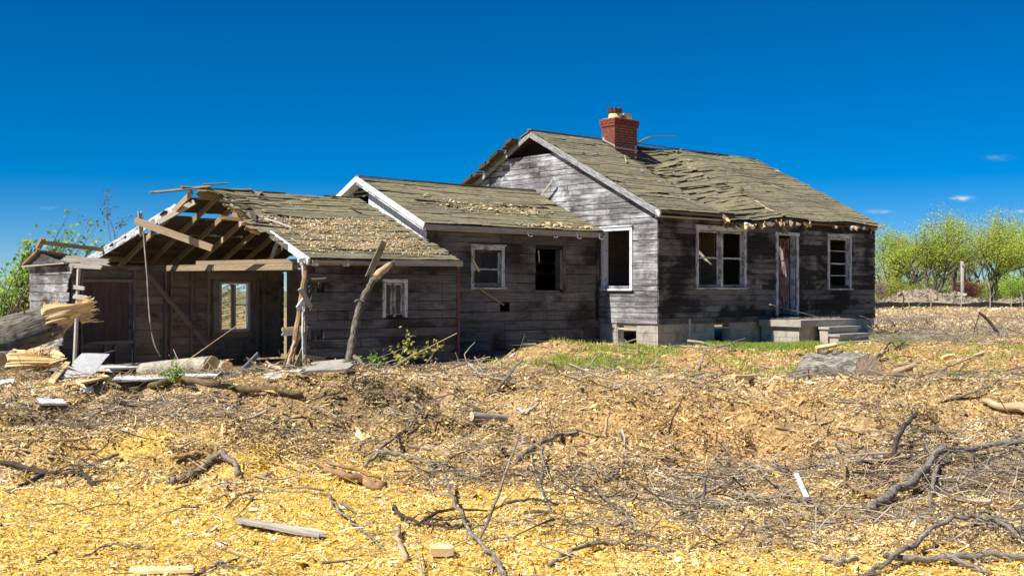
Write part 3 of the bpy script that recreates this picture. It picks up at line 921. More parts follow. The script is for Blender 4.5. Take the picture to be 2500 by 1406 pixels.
def main_front(u, s):
    return (u, MRV * s - 0.02 * (1 - s), ME + (MR - ME) * s - sag(u, s))
def main_back(u, s):
    return (u, 9.14 - (9.14 - MRV) * s, ME + (MR - ME) * s - 0.05 * math.exp(-((u - 5.0) / 1.6) ** 2) * s)
roof = deck('roof', 0.04, 9.86, main_front, house, nu=40, ns=14, hole=lambda u, s: (2.42 < u < 2.75 and .1 < s < .9) or (3.0 < u < 3.5 and .62 < s < .72) or (4.25 < u < 4.6 and .07 < s < .16))
roof['label'] = 'mossy roof of the main block, sunken right of the chimney'
def mskip(a, e, s):
    m = (a + e) / 2
    if 4.2 < m < 4.6 and .07 < s < .13: return True
    if 2.6 < m < 5.4 and random.random() < 0.07: return True
    return False
roof_courses(roof, 31, lambda s: 0.0, lambda s: 2.46 + 0.16 * s + random.uniform(-.05, .05), main_front, 'roof', (.5, 2.6), end_jit=0.05, skip=lambda a, e, s: e - a < .9 and random.random() < .05)
roof_courses(roof, 31, lambda s: 2.62 + 0.16 * s + random.uniform(-.05, .12), lambda s: 5.05 + 0.35 * s, main_front, 'roof', (0.8, 2.4), skip=mskip, end_jit=0.13, lift=0.03, tilt=lambda a, e, s: random.uniform(-0.09, 0.09) if random.random() < .6 else 0)
roof_courses(roof, 31, lambda s: 5.10 + 0.35 * s, lambda s: 9.95 + (0.12 if s > .9 else 0), main_front, 'roof', (.5, 3.4), end_jit=0.06, skip=lambda a, e, s: e - a < 1.0 and random.random() < .07, tilt=lambda a, e, s: random.uniform(-0.02, 0.02))
# raised, splayed boards over the torn lower panel
for i in range(8):
    v = 0.32 + i * 0.255
    u0 = 2.75 + random.uniform(-.1, .2)
    s = v / MRV
    p0 = Vector(main_front(u0, s)); p1 = Vector((5.0 + .05 * i, v + 0.10, ME + SL * v + 0.045))
    p0.z += 0.07
    p1.z += random.uniform(-.03, .05)
    MB().beam(p0, p1, random.uniform(.14, .20), 0.022, (0, 1, SL), jag1=0.05, jag0=0.05, segs=3, warp=0.015).build('splayed_board', 'roof', roof)
MB().beam((4.98, 0.05, ME + SL * 0.05 - .02), (5.04, 0.95, ME + SL * .95 - .01), 0.12, 0.045, (0, 0, 1), jag0=.06).build('broken_rafter', 'fresh', roof)
MB().beam((2.60, -0.02, ME - 0.16), (2.62, .4, ME + SL * .4 - 0.20), 0.12, 0.045, (0, 0, 1), jag0=.06).build('broken_rafter', 'fresh', roof)
MB().beam((3.3, 0.0, ME - 0.24), (3.4, .5, ME + SL * .5 - 0.30), 0.11, 0.045, (0, 0, 1), jag0=.06).build('broken_rafter', 'fresh', roof)
roofb = deck('roof', 0.06, 9.8, main_back, house, nu=6, ns=4)
roofb['label'] = 'far slope of the main roof with ragged shingle edge'
roof_courses(roofb, 14, lambda s: -0.04 + random.uniform(-.05, .03), lambda s: 9.8, main_back, 'roof', (2.5, 4.5), lift=0.05, end_jit=0.05, thick=0.04)
# rake boards of the gable, ridge, drip edge
MB().beam((-0.02, -0.03, ME - 0.10), (-0.02, MRV, MR - 0.10), 0.15, 0.03, (0, 0, 1)).build('rake_board', 'rake', roof)
MB().beam((0.02, -0.01, ME - 0.165), (0.02, MRV - 0.05, MR - 0.175), 0.07, 0.03, (0, 0, 1)).build('rake_board', 'rake', roof)
MB().beam((-0.02, MRV, MR - 0.10), (-0.02, 9.1, ME - 0.10), 0.11, 0.03, (0, 0, 1)).build('rake_board', 'rake', roof)
for i in range(13):
    v = 5.0 + i * .30 + random.uniform(-.08, .08)
    p = Vector((-.10, v, ME + (MR - ME) * (9.14 - v) / (9.14 - MRV) + .05)); l = random.uniform(.2, .42)
    MB().beam(p, p + Vector((random.uniform(-.03, .03), l, -l * SL * random.uniform(.75, 1.05))), random.uniform(.05, .11), random.uniform(.25, .4), (0, SL, 1), jag0=.04, jag1=.06).build('curled_shingle', 'deck', roofb)
MB().beam((-0.03, MRV + .02, MR + 0.035), (9.9, MRV + .02, MR + 0.01), 0.16, 0.02, (0, 1, 0.1), segs=8, warp=.01).build('ridge_cap', 'roof', roof)
MB().beam((-0.01, -0.04, ME - 0.045), (2.42, -0.04, ME - 0.06), 0.05, 0.02, (0, 0, 1)).build('drip_edge', 'roof', roof)
MB().slab([[(-.04, -.07, ME - .02), (-.04, -.02, ME - .19)], [(-.04, .12, ME + .02), (-.04, .05, ME - .08)]], (0.05, 0, 0)).build('eave_return', 'whitegrey', roof)
MB().box((0.0, -.02, 3.14), (2.5, MV0 - .025, 3.17)).build('soffit', 'greywood', roof)
MB().box((0.0, .08, 3.172), (3.0, .11, 3.36)).build('frieze', 'front', roof)
MB().box((2.5, MV0 + .03, 3.12), (9.75, MV0 + .1, 3.24)).build('top_plate', 'rafter', roof)
# rafter tails along the eave and tufts of insulation
x = 2.9
while x < 9.8:
    if random.random() < .28:
        x += random.uniform(.3, .5); continue
    ln = random.uniform(-0.04, 0.14)
    MB().beam((x, 0.32, ME + SL * 0.32 - 0.13 - sag(x, .05)), (x + random.uniform(-.04, .04), -ln, ME - SL * ln - 0.13 - sag(x, 0)), random.uniform(.08, .13), 0.045, (random.uniform(-.25, .25), 0, 1), jag1=0.05).build('rafter_tail', random.choice(('rafter', 'fresh', 'rafter')), roof)
    x += random.uniform(0.34, 0.45)
for i in range(34):
    u = 2.35 + 2.9 * random.random() if i < 26 else random.uniform(5.2, 9.8)
    l = random.uniform(0.08, 0.26)
    p = Vector((u, random.uniform(-0.06, 0.10), ME - random.uniform(0.04, 0.2) - sag(u, 0) * .8))
    q = p + Vector((random.uniform(-1, 1), random.uniform(-.5, .1), random.uniform(-.9, .4))).normalized() * l
    MB().beam(p, q, random.uniform(.05, .12), 0.02, (random.random(), random.random(), 1), jag0=.03, jag1=.04).build('splintered_end', random.choice(('fresh', 'rafter', 'roof')), roof)
def lump(r, seed, squash=(1, 1, 1), rough=0.35, sub=2):
    import bmesh
    bm = bmesh.new()
    bmesh.ops.create_icosphere(bm, subdivisions=sub, radius=1)
    rr = random.Random(seed)
    ph = [Vector((rr.uniform(-1, 1), rr.uniform(-1, 1), rr.uniform(-1, 1))) * 4 for _ in range(5)]
    vs, fs = [], []
    for v in bm.verts:
        d = sum(math.sin(v.co.dot(k) + i) for i, k in enumerate(ph)) / 5
        c = v.co * r * (1 + rough * d + rr.uniform(-.08, .08))
        vs.append(Vector((c.x * squash[0], c.y * squash[1], c.z * squash[2])))
    for f in bm.faces:
        fs.append(tuple(v.index for v in f.verts))
    bm.free()
    return vs, fs
def lump_obj(name, mat, parent, loc, r, seed, squash=(1, 1, 1), rough=.35, sub=2, smooth=True):
    vs, fs = lump(r, seed, squash, rough, sub)
    mb = MB(); mb.add([v + Vector(loc) for v in vs], fs, [(v.x, v.y, seed) for v in vs])
    return mb.build(name, mat, parent, smooth)
for i, u in enumerate((3.35, 3.5, 3.62, 4.2, 4.35, 4.5, 5.3, 5.75, 8.3, 8.65, 9.0)):
    lump_obj('insulation_tuft', 'insul', roof, (u, random.uniform(-.03, .06), ME - 0.13 - sag(u, 0) * .9 + random.uniform(-.04, .04)), random.uniform(.05, .09), i, (1.5, .8, .8), .6)
MB().beam((4.95, -0.05, ME - 0.1), (4.98, -0.03, ME - 0.42), .09, .03, (0, 1, 0), jag1=.08).beam((5.0, -0.05, ME - 0.3), (5.15, -.02, ME - 0.44), .06, .02, (0, 1, 0), jag1=.05).build('hanging_splinter', 'rafter', roof)
for (u0, s0, u1, s1, z) in ((2.2, .40, 2.5, .33, .05), (1.9, .62, 2.0, .66, .12), (4.0, .5, 4.6, .42, .06), (1.6, .16, 1.85, .06, .05), (5.6, .93, 6.3, .97, .10), (3.9, .9, 4.4, .86, .05), (3.6, .33, 4.1, .26, .08)):
    a, b = Vector(main_front(u0, s0)), Vector(main_front(u1, s1)); a.z += .05; b.z += z
    MB().tube(smooth_path([a, a.lerp(b, .5) + Vector((0, 0, .03)), b], 3, .01), [.022] * 7 if False else [.024 - .002 * i for i in range(7)], 6).build('stray_stick', 'barkpale', roof)
a, b = Vector((4.15, 4.4, MR + .02)), Vector((6.0, 4.55, MR + .38))
MB().tube(smooth_path([a, (4.6, 4.45, MR + .22), (5.1, 4.5, MR + .29), b], 4, .008), [.03 - .0015 * i for i in range(13)], 6).build('stray_stick', 'stick', roof)

# chimney: core and single bricks
CU0, CU1, CV0, CV1 = 2.72, 3.66, 4.04, 4.55
ch = MB().box((CU0 + .012, CV0 + .012, 4.9), (CU1 - .012, CV1 - .012, 6.15)).build('chimney', 'mortar', house)
ch['label'] = 'red brick chimney with two clay flues on the ridge'
bl, bh, bw, gj = 0.20, 0.060, 0.095, 0.012
bmesh_brick = MB().box((0, 0, 0), (bl, bw, bh), 1.0)
def brick(u0, u1, v0, v1, z, hh=bh):
    j = lambda: random.uniform(-.0025, .0025)
    MB().slab([[(u0 + j(), v0 + j(), z), (u1 + j(), v0 + j(), z)], [(u0 + j(), v1 + j(), z), (u1 + j(), v1 + j(), z)]], (0, 0, hh)).build('brick', 'brick', ch)
z = 5.02
r = 0
while z < 6.20:
    out = 0.0 if z < 6.02 else (0.03 if z < 6.10 else 0.045)
    u0, u1, v0, v1 = CU0 - out, CU1 + out, CV0 - out, CV1 + out
    hh = bh
    for (side, vv) in ((0, v0), (1, v1 - bw)):
        if side == 1 and z < 5.75: continue
        x = u0 + (0 if r % 2 else bw + gj)
        e = u1 - (0 if r % 2 else bw + gj)
        while x < e - 0.03:
            y = min(e, x + bl)
            brick(x, y, vv, vv + bw, z); x = y + gj
    for (side, uu) in ((0, u0), (1, u1 - bw)):
        if side == 1 and z < 5.5: continue
        x = v0 + (bw + gj if r % 2 else 0)
        e = v1 - (bw + gj if r % 2 else 0)
        while x < e - 0.03:
            y = min(e, x + bl)
            brick(uu, uu + bw, x, y, z); x = y + gj
    z += bh + gj
    r += 1
MB().box((CU0 + .02, CV0 + .02, 6.152), (CU1 - .02, CV1 - .02, 6.255)).build('chimney_crown', 'mortar', ch)
MB().tube([(2.98, 4.28, 6.20), (2.98, 4.28, 6.30), (2.98, 4.28, 6.42)], [.19, .185, .165], 14).build('round_flue', 'clay', ch, True)
MB().box((3.27, 4.14, 6.21), (3.53, 4.42, 6.43)).build('square_flue', 'clay', ch)
MB().tube([(2.98, 4.28, 6.42), (2.98, 4.28, 6.46), (2.98, 4.28, 6.47), (2.98, 4.28, 6.53)], [.2, .21, .19, .19], 10).build('flue_collar', 'rust', ch)
for k in range(11):
    t = k / 11 * 2 * math.pi
    MB().tube([(2.98 + .185 * math.cos(t), 4.28 + .185 * math.sin(t), 6.5), (2.98 + .20 * math.cos(t) + random.uniform(-.03, .03), 4.28 + .2 * math.sin(t), 6.5 + random.uniform(.05, .09))], [.03, .02], 4).build('flue_spike', 'rust', ch)
MB().beam((CU0 - .012, CV0 - .02, 5.44), (CU0 - .012, CV1 + .02, 5.70), .035, .012, (0, 0, 1)).build('flashing', 'metal', ch)
MB().beam((CU0 - .02, CV0 - .012, 5.40), (CU1 + .02, CV0 - .012, 5.38), .04, .012, (0, 0, 1)).build('flashing', 'metal', ch)

# ------------------------------------------------------------------ middle wing
WU0, WU1, WV0 = -5.35, 0.11, 2.11
WE, WR, WEV = 2.85, 4.06, 1.90
mid = Wall('u', WV0)
mid_open = [(-4.05, -3.16, 1.50, 2.34), (-2.10, -1.18, 1.38, 2.38), (-3.22, -2.92, 0.90, 1.08)]
plank_wall(mid, lambda z: WU0, lambda z: WU1 - .005, -0.02, 2.80, 0.225, 'middle', mid_open, lens=(2.2, 3.9), label='brown-grey plank wall of the middle wing')
MB().box((WU0 + .02, WV0 - .012, -0.4), (WU1 - .02, WV0 + .1, -0.03)).build('base_board', 'redpaint', house)
window(mid, -4.12, -3.10, 1.45, 2.41, 'whitegrey', rails=(0.48,), glass=True, tilt=0.03, label='small white sash window with a tilted lower rail')
MB().slab([[(-4.0, 2.45, 1.5), (-3.7, 2.4, 2.35)], [(-3.3, 2.75, 1.45), (-3.25, 2.7, 2.35)]], (0, .02, 0)).build('leaning_panel', 'rafter', house)
MB().beam((-4.13, 2.03, 2.12), (-3.93, 2.0, 1.80), .05, .02, (1, 0, 0), jag0=.03, jag1=.05).build('broken_slat', 'fresh', house)
MB().beam((-3.95, 2.03, 1.44), (-3.18, 1.98, 1.03), .035, .02, (0, 0, 1), jag1=.03).build('broken_slat', 'rafter', house)
# casing left in the empty opening
emp = empty('window', house); emp['label'] = 'frameless dark window opening'
MB().box((-1.29, WV0 - .03, 1.40), (-1.20, WV0 + .14, 2.37)).build('jamb', 'middle', emp)
MB().box((-1.195, WV0 - .045, 1.30), (-1.10, WV0 - .024, 2.42)).build('casing', 'wing', emp)
MB().box((-2.1, WV0 - .02, 1.33), (-1.3, WV0 + .12, 1.38)).build('sill', 'middle', emp)
MB().beam((-1.8, WV0 + .2, 2.36), (-1.75, WV0 + .22, 2.05), .03, .012, (1, 0, 0), jag1=.05).build('hanging_slat', 'fresh', emp)
wr = WR - WE
def mid_front(u, s):
    return (u, WEV + (4.53 - WEV) * s, WE + wr * s - 0.03 * math.exp(-((u + 2.3) / 1.6) ** 2) * math.sin(math.pi * min(1, s * .9)))
def mid_back(u, s):
    return (u, 7.16 - (7.16 - 4.53) * s, WE + wr * s)
mroof = deck('roof', -5.52, WU1 - .03, mid_front, house, nu=20, ns=8)
mroof['label'] = 'mossy roof of the middle wing'
roof_courses(mroof, 18, lambda s: -5.58, lambda s: WU1 - 0.03, mid_front, 'roof', (.6, 3.4), end_jit=0.04, skip=lambda a, e, s: .25 < s < .75 and -3.8 < (a + e) / 2 < -.6 and random.random() < .10, tilt=lambda a, e, s: random.uniform(-.015, .015))
mrb = deck('roof', -5.52, WU1 - .03, mid_back, house, nu=6, ns=4)
mrb['label'] = 'far slope of the middle roof'
roof_courses(mrb, 8, lambda s: -5.56, lambda s: WU1 - .03, mid_back, 'roof', (2.5, 4))
MB().beam((-5.58, 4.54, WR + .03), (WU1, 4.54, WR + .02), .16, .02, (0, 1, .1), segs=5, warp=.01).build('ridge_cap', 'roof', mroof)
MB().beam((-5.57, WEV - .02, WE - .085), (-.02, WEV - .02, WE - .085), .13, .025, (0, 0, 1), segs=3, warp=.008).build('fascia', 'greywood', mroof)
MB().box((-5.4, WEV, WE - .16), (-.02, WV0 - .002, WE - .13)).build('soffit', 'middle', mroof)
MB().beam((-5.60, WEV - .02, WE - .05), (-5.60, 4.53, WR - .05), .12, .03, (0, 0, 1)).build('rake_board', 'white', mroof)
MB().beam((-5.575, WEV + .02, WE - .13), (-5.575, 4.53, WR - .15), .06, .03, (0, 0, 1)).build('rake_board', 'whitegrey', mroof)
MB().beam((-5.60, 4.53, WR - .05), (-5.60, 7.1, WE - .05), .12, .03, (0, 0, 1)).build('rake_board', 'white', mroof)
MB().slab([[(-5.58, 4.53, WR - .12), (-5.58, 7.1, WE - .12)], [(-5.37, 4.53, WR - .12), (-5.37, 7.1, WE - .12)]], (0, 0, -.02)).build('soffit', 'white', mroof)
for u in (-2.55, -1.72, -0.92, -.14):
    hk = MB().tube([(u, WEV - .035, WE - .06), (u, WEV - .045, WE - .15), (u + .01, WEV - .07, WE - .19), (u + .05, WEV - .10, WE - .20), (u + .075, WEV - .115, WE - .175)], [.008] * 5, 6).build('gutter_hook', 'metal', mroof)
# gable of the middle wing: upright white boards
gv_ = 2.0
gw = MB().slab([[(WU0, WV0, -.3), (WU0, WV0, 2.7)], [(WU0, 8.17, -.3), (WU0, 8.17, 2.05)]], (.05, 0, 0)).build('wall', 'inside', house)
gw['label'] = 'white upright-boarded gable above the low roof'
gv_ = WV0
while gv_ < 6.9:
    e = gv_ + random.uniform(.12, .15)
    zt = lambda v: WE + wr * (1 - abs(v - 4.53) / 2.63) - .16
    if not (4.25 < gv_ < 4.95):
        d = random.uniform(0, .008)
        MB().slab([[(WU0 - .02 - d, gv_, 1.9), (WU0 - .02 - d, e - .008, 1.9)], [(WU0 - .02 - d, gv_, zt(gv_)), (WU0 - .02 - d, e - .008, zt(e))]], (.018, 0, 0)).build('upright_board', 'white', gw)
    gv_ = e
for z in (3.62, 3.72, 3.82):
    MB().slab([[(WU0 - .03, 4.2 + (z - 3.6) * .4, z), (WU0 + .02, 4.2 + (z - 3.6) * .4, z + .05)], [(WU0 - .03, 5.0 - (z - 3.6) * .4, z), (WU0 + .02, 5.0 - (z - 3.6) * .4, z + .05)]], (0, 0, -.012)).build('louvre', 'greywood', gw)
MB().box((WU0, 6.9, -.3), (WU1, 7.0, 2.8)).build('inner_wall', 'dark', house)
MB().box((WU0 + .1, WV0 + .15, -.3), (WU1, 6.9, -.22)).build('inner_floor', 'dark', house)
MB().beam((-0.02, 2.05, .60), (-.02, 2.05, 2.6), .09, .03, (0, 1, 0), jag0=.15, jag1=.1).build('corner_board', 'wing', house)
MB().beam((-.06, 4.02, 3.95), (-.06, 3.62, 4.28), .05, .03, (0, 0, 1), jag1=.04).build('leaning_slat', 'greywood', house)

# ------------------------------------------------------------------ low collapsed wing
LV0, LV1, LU0, LU1 = 1.0, 8.2, -9.2, -5.40
LE, LR = 2.0, 3.55
wing = Wall('u', LV0)
wing_open = [(-7.28, -6.78, .88, 1.55), (-8.98, -8.70, 1.42, 1.58), (-9.0, -8.72, .50, .68), (-8.95, -8.75, -.25, .12), (-8.65, -8.35, -.25, .12)]
plank_wall(wing, lambda z: LU0, lambda z: LU1, -0.30, 1.92, 0.185, 'wing', wing_open, lens=(2.0, 3.6), label='dark grey front wall of the low wing, torn at its open end', jag_lo=0.28)
window(wing, -7.34, -6.72, .83, 1.61, 'whitegrey', cas=.075, sashes=((0, 0.5), (0.5, 1)), rails=(), glass=True, label='small two-light white window of the low wing', sill=False, top_cap=False, mull=.035)
MB().box((LU1 - .005, LV0 - .05, -.3), (LU1 + .05, LV0 + .05, 1.88)).build('corner_board', 'redpaint', house)
MB().beam((-9.16, .98, .02), (-9.18, .97, 1.0), .06, .03, (0, 1, 0), jag0=.12, jag1=.06, segs=4, warp=.02).build('corner_board', 'whitegrey', house)
MB().beam((-9.17, .97, 1.04), (-9.20, .96, 1.86), .055, .03, (0, 1, 0), jag0=.10, segs=3, warp=.02).build('corner_board', 'whitegrey', house)
MB().box((LU1 - .02, LV0 + .05, -.3), (LU1 + .03, WV0 - .02, 2.0)).build('inner_wall', 'wing', house)
for i, u in enumerate((-9.05, -8.62, -8.2)):
    MB().beam((u, LV0 + .12, -.3), (u + random.uniform(-.04, .04), LV0 + .12, 1.85), .09, .045, (0, 1, 0)).build('stud', 'greywood', house)
# back wall: inside face to the camera
bw_ = Wall('u', LV1)
back_open = [(-7.28, -6.42, .34, 1.58)]
bwall = plank_wall(bw_, lambda z: -11.8, lambda z: -5.42, -0.35, 1.90, 0.20, 'inside', back_open + [(-10.68, -9.60, .2, 1.56)], lens=(2.4, 4.2), label='inside face of the back wall of the low wing', backing='inside', proud=0.02, back_d=(-.03, -.05))
for u in (-11.2, -10.75, -9.5, -8.72, -8.58, -8.05, -7.6, -6.25, -6.05, -5.6):
    MB().beam((u, LV1 - .09, -.35), (u + random.uniform(-.02, .02), LV1 - .09, 1.86), .10, .045, (0, 1, 0)).build('stud', 'inside', bwall)
for u in (-10.2, -9.95, -7.2, -6.7):
    MB().beam((u, LV1 - .09, -.35), (u, LV1 - .09, .10), .10, .045, (0, 1, 0)).build('stud', 'inside', bwall)
MB().box((-11.8, LV1 - .15, 1.86), (-5.42, LV1 - .03, 1.95)).build('wall_plate', 'inside', bwall)
MB().box((-10.74, LV1 - .13, .13), (-9.52, LV1 - .05, .20)).build('header', 'inside', bwall)
MB().box((-10.74, LV1 - .13, 1.57), (-9.52, LV1 - .05, 1.64)).build('header', 'inside', bwall)
MB().box((-10.68, LV1 - .045, .205), (-9.60, LV1 - .025, 1.56)).build('plywood_panel', 'panel', bwall)['label'] = 'dark reddish panel closing an old opening'
MB().box((-7.60, LV1 - .13, 1.66), (-6.10, LV1 - .05, 1.84)).build('header', 'inside', bwall)
bwin = empty('window', house); bwin['label'] = 'glassless window in the back wall showing trees beyond'
for (a, b, za, zb, m) in ((-7.46, -7.30, .24, 1.60, 'inside'), (-6.40, -6.28, .24, 1.60, 'inside'), (-7.46, -6.28, 1.60, 1.70, 'inside'), (-7.48, -6.26, .20, .34, 'rafter'), (-7.35, -6.45, .02, .19, 'inside')):
    MB().box((a, LV1 - .12, za), (b, LV1 - .025, zb)).build('frame_board', m, bwin)
for (a, b, za, zb) in ((-7.28, -7.21, .345, 1.59), (-6.49, -6.42, .345, 1.59), (-7.21, -6.49, .345, .41), (-7.21, -6.49, 1.54, 1.59), (-6.86, -6.82, .42, 1.53)):
    MB().box((a, LV1 - .06, za), (b, LV1 + .03, zb)).build('sash', 'vinyl', bwin)
MB().box((-6.93, LV1 - .055, .42), (-6.865, LV1 + .02, 1.535)).build('mullion', 'inside', bwin)
MB().box((-6.81, LV1 - .0, 1.0), (-6.495, LV1 + .03, 1.03)).build('muntin', 'vinyl', bwin)
# torn remnant of the end gable at the far left
endw = Wall('v', -11.85)
plank_wall(endw, lambda z: 5.55 + (.5 if z < .5 else 0), lambda z: 8.2, -0.35, 1.93, 0.185, 'gable', [], lens=(3, 4), label='torn grey corner of the end wall behind the fallen trunk', jag_lo=0.35)
MB().slab([[(-11.95, 5.9, 1.98), (-11.9, 6.7, 2.06)], [(-11.9, 8.3, 1.95), (-11.9, 7.6, 2.22)]], (.05, 0, 0)).build('torn_gable_board', 'wing', house)
MB().slab([[(-12.0, 5.75, 1.96), (-11.2, 5.75, 1.98)], [(-12.0, 8.35, 1.93), (-11.2, 8.3, 1.95)]], (0, 0, -.03)).build('torn_soffit', 'greywood', house)
MB().slab([[(-11.98, 7.4, 2.27), (-11.3, 7.5, 2.2)], [(-11.98, 8.35, 1.98), (-11.3, 8.3, 2.0)]], (0, 0, -.04)).build('torn_roof_corner', 'stickbrown', house)
MB().beam((-11.9, 7.25, 2.42), (-10.0, 7.8, 2.28), .09, .05, (0, 0, 1), jag0=.05).build('loose_purlin', 'rafter', house)
MB().beam((-11.95, 7.4, 2.30), (-11.9, 7.2, 2.52), .10, .06, (1, 0, 0), jag1=.05).build('broken_block', 'stickbrown', house)
for (p, q, wd) in (((-11.9, 6.0, 2.04), (-11.2, 5.3, 1.96), .14), ((-11.9, 5.7, 1.9), (-11.5, 5.0, 1.86), .10), ((-11.86, 5.6, 1.45), (-11.75, 5.25, 1.42), .08), ((-11.86, 5.6, 1.26), (-11.7, 5.15, 1.22), .09)):
    MB().beam(p, q, wd, .02, (0, 0, 1), jag0=.05, jag1=.10).build('torn_board', 'greywood', house)
MB().beam((-11.82, 5.65, -.3), (-11.78, 5.5, 1.85), .09, .05, (0, 1, 0), jag1=.05).build('stud', 'greywood', house)

# roof of the low wing
sl2 = (LR - LE) / 3.8
def low_front(u, s):
    return (u, .80 + 3.82 * s, LE + 1.55 * s - 0.04 * math.sin(math.pi * s) * math.exp(-((u + 8) / 1.2) ** 2))
def low_back(u, s):
    return (u, 8.60 - 3.98 * s, LE - .07 + 1.62 * s)
edge = lambda s: -9.22 - .28 * math.exp(-((s - .40) / .13) ** 2) - .35 * float(sstep(.9, 1, s)) + .1 * math.sin(s * 23)
lroof = deck('roof', -9.15, LU1 - .1, low_front, house, nu=14, ns=10, drop=.02, t=.02)
lroof['label'] = 'mossy chip-littered front slope of the low wing roof'
roof_courses(lroof, 23, edge, lambda s: LU1 - .06, low_front, 'roof', (.5, 2.8), end_jit=.10, lift=.018, skip=lambda a, e, s: e - a < .9 and random.random() < .06, tilt=lambda a, e, s: random.uniform(-.03, .03))
lback = empty('roof', house); lback['label'] = 'broken back slope of the low wing, boards missing, sky showing through'
eb = lambda s: -10.5 + 1.15 * s
def lskip(a, e, s):
    m = (a + e) / 2
    if -8.9 < m < -6.9 and .42 < s < .80: return random.random() < .45
    return random.random() < .05
roof_courses(lback, 19, lambda s: eb(s) - random.uniform(0, .15), lambda s: -5.5, low_back, 'deck', (.7, 1.9), skip=lskip, end_jit=.08, lap=.0, lift=.006, name='sheathing_board', thick=.022)
roof_courses(lback, 14, lambda s: eb(s) - .02, lambda s: -5.5, lambda u, s: (low_back(u, s)[0], low_back(u, s)[1], low_back(u, s)[2] + .03), 'roof', (.9, 2.2), skip=lambda a, e, s: lskip(a, e, s) or random.random() < .12, end_jit=.08, name='roof_board')
def rafter(u, du, s0, s1, posf, mat='rafter', w=.12, par=lback, drop=.09, jag=0.0):
    a, b = Vector(posf(u, s0)), Vector(posf(u + du, s1)); a.z -= drop; b.z -= drop
    MB().beam(a, b, w, .045, (0, 0, 1), jag1=jag).build('rafter', mat, par)
rafter(-10.72, 1.05, -.03, .80, low_back, 'whitegrey', .17, drop=.03)
for u in (-9.75, -9.1, -8.5, -7.9, -7.3, -6.7, -6.1):
    rafter(u, .05, 0.0, 1.0, low_back, 'rafter')
for u in (-8.6, -8.0, -7.4, -6.8, -6.2, -5.7):
    rafter(u, 0, .02, 1.0, low_front, 'rafter', par=lroof)
rafter(-9.21, .0, -.02, .36, low_front, 'white', .13, par=lroof, drop=.04, jag=.06)
MB().beam((-9.4, .79, 1.94), (-9.15, .81, 1.99), .07, .05, (0, 0, 1)).build('eave_block', 'vinyl', lroof)
MB().beam((-9.1, .77, 1.93), (-7.3, .77, 1.93), .05, .025, (0, 0, 1), jag1=.05).build('fascia', 'greywood', lroof)
MB().beam((-7.2, .76, 1.935), (LU1 - .02, .76, 1.945), .12, .025, (0, 0, 1), jag0=.05).build('fascia', 'greywood', lroof)
for u in (-8.3, -7.35, -9.0):
    MB().box((u, .79, 1.85), (u + .05, .96, 1.96)).build('rafter_tail', 'white', lroof)
# ridge timbers and the torn end
MB().beam((-9.6, 4.62, 3.40), (-5.5, 4.62, 3.44), .16, .03, (0, 0, 1), jag0=.08).build('ridge_beam', 'rafter', lroof)
MB().beam((-10.55, 4.75, 3.42), (-9.3, 4.62, 3.62), .14, .025, (0, 1, .3), jag0=.12, segs=3, warp=.02).build('jutting_board', 'roof', lroof)
MB().beam((-9.95, 4.75, 3.58), (-8.3, 4.6, 3.60), .16, .025, (0, 1, .2), jag0=.08, segs=3, warp=.02).build('jutting_board', 'roof', lroof)
MB().beam((-9.4, 4.75, 3.66), (-8.9, 4.55, 3.70), .10, .02, (0, 1, .2), jag0=.08).build('jutting_board', 'roof', lroof)
MB().beam((-9.95, 5.75, 2.86), (-9.45, 5.0, 3.30), .11, .07, (0, 0, 1), jag0=.04).build('broken_rafter', 'greywood', lback)
MB().beam((-9.0, 4.2, 3.02), (-8.6, 4.0, 3.06), .20, .05, (0, 0, 1), jag0=.08, jag1=.08).build('split_block', 'fresh', lroof)
MB().beam((-9.4, 4.1, 2.93), (-8.5, 3.9, 2.86), .07, .03, (0, 0, 1), jag0=.12).build('split_block', 'fresh', lroof)
for i in range(10):
    s = .35 + .05 * i
    u = edge(s) - random.uniform(0, .2)
    a = Vector(low_front(u, s)); a.z -= .06
    MB().beam(a, a + Vector((random.uniform(.2, .5), random.uniform(-.1, .1), random.uniform(-.05, .03))), random.uniform(.03, .09), .02, (0, 0, 1), jag0=.08).build('splintered_end', random.choice(('fresh', 'rafter', 'deck')), lroof)
# ceiling ties, top plate, braces, hanging pieces
MB().beam((-9.7, 4.4, 1.96), (-8.85, 1.1, 1.96), .08, .05, (0, 0, 1)).build('tie_beam', 'rafter', house)
MB().beam((-9.2, 1.02, 1.90), (LU1, 1.02, 1.93), .07, .10, (0, 0, 1)).build('wall_plate', 'greywood', house)
MB().beam((-9.15, 1.4, 1.84), (-9.3, 7.9, 1.90), .13, .04, (0, 0, 1)).build('tie_beam', 'rafter', house)
for u in (-8.5, -7.6, -6.7):
    MB().beam((u, 1.1, 1.93), (u, 8.1, 1.93), .12, .04, (0, 0, 1)).build('tie_beam', 'rafter', house)
MB().slab([[(-8.9, 1.3, 1.86), (-8.9, 1.3, 1.72)], [(-5.5, 1.3, 1.88), (-5.5, 1.3, 1.74)]], (0, .03, 0)).build('bead_board', 'inside', house)
MB().beam((-8.55, 2.9, 2.55), (-8.4, 3.6, 1.98), .10, .03, (0, 1, 0), jag0=.1, segs=3, warp=.03).build('hanging_board', 'greywood', house)
MB().beam((-7.95, 3.0, 1.95), (-7.95, 3.0, 2.9), .08, .05, (1, 0, 0)).build('king_post', 'deck', house)
MB().beam((-9.35, 7.9, 1.86), (-7.75, 7.7, -.05), .11, .04, (1, 0, 1)).build('fallen_brace', 'inside', house)
MB().beam((-10.55, 5.6, 2.88), (-9.35, 4.4, 2.28), .15, .05, (0, 0, 1), jag0=.03).build('hanging_timber', 'rafter', house)['label'] = 'sawn timber dangling from the torn rafters'
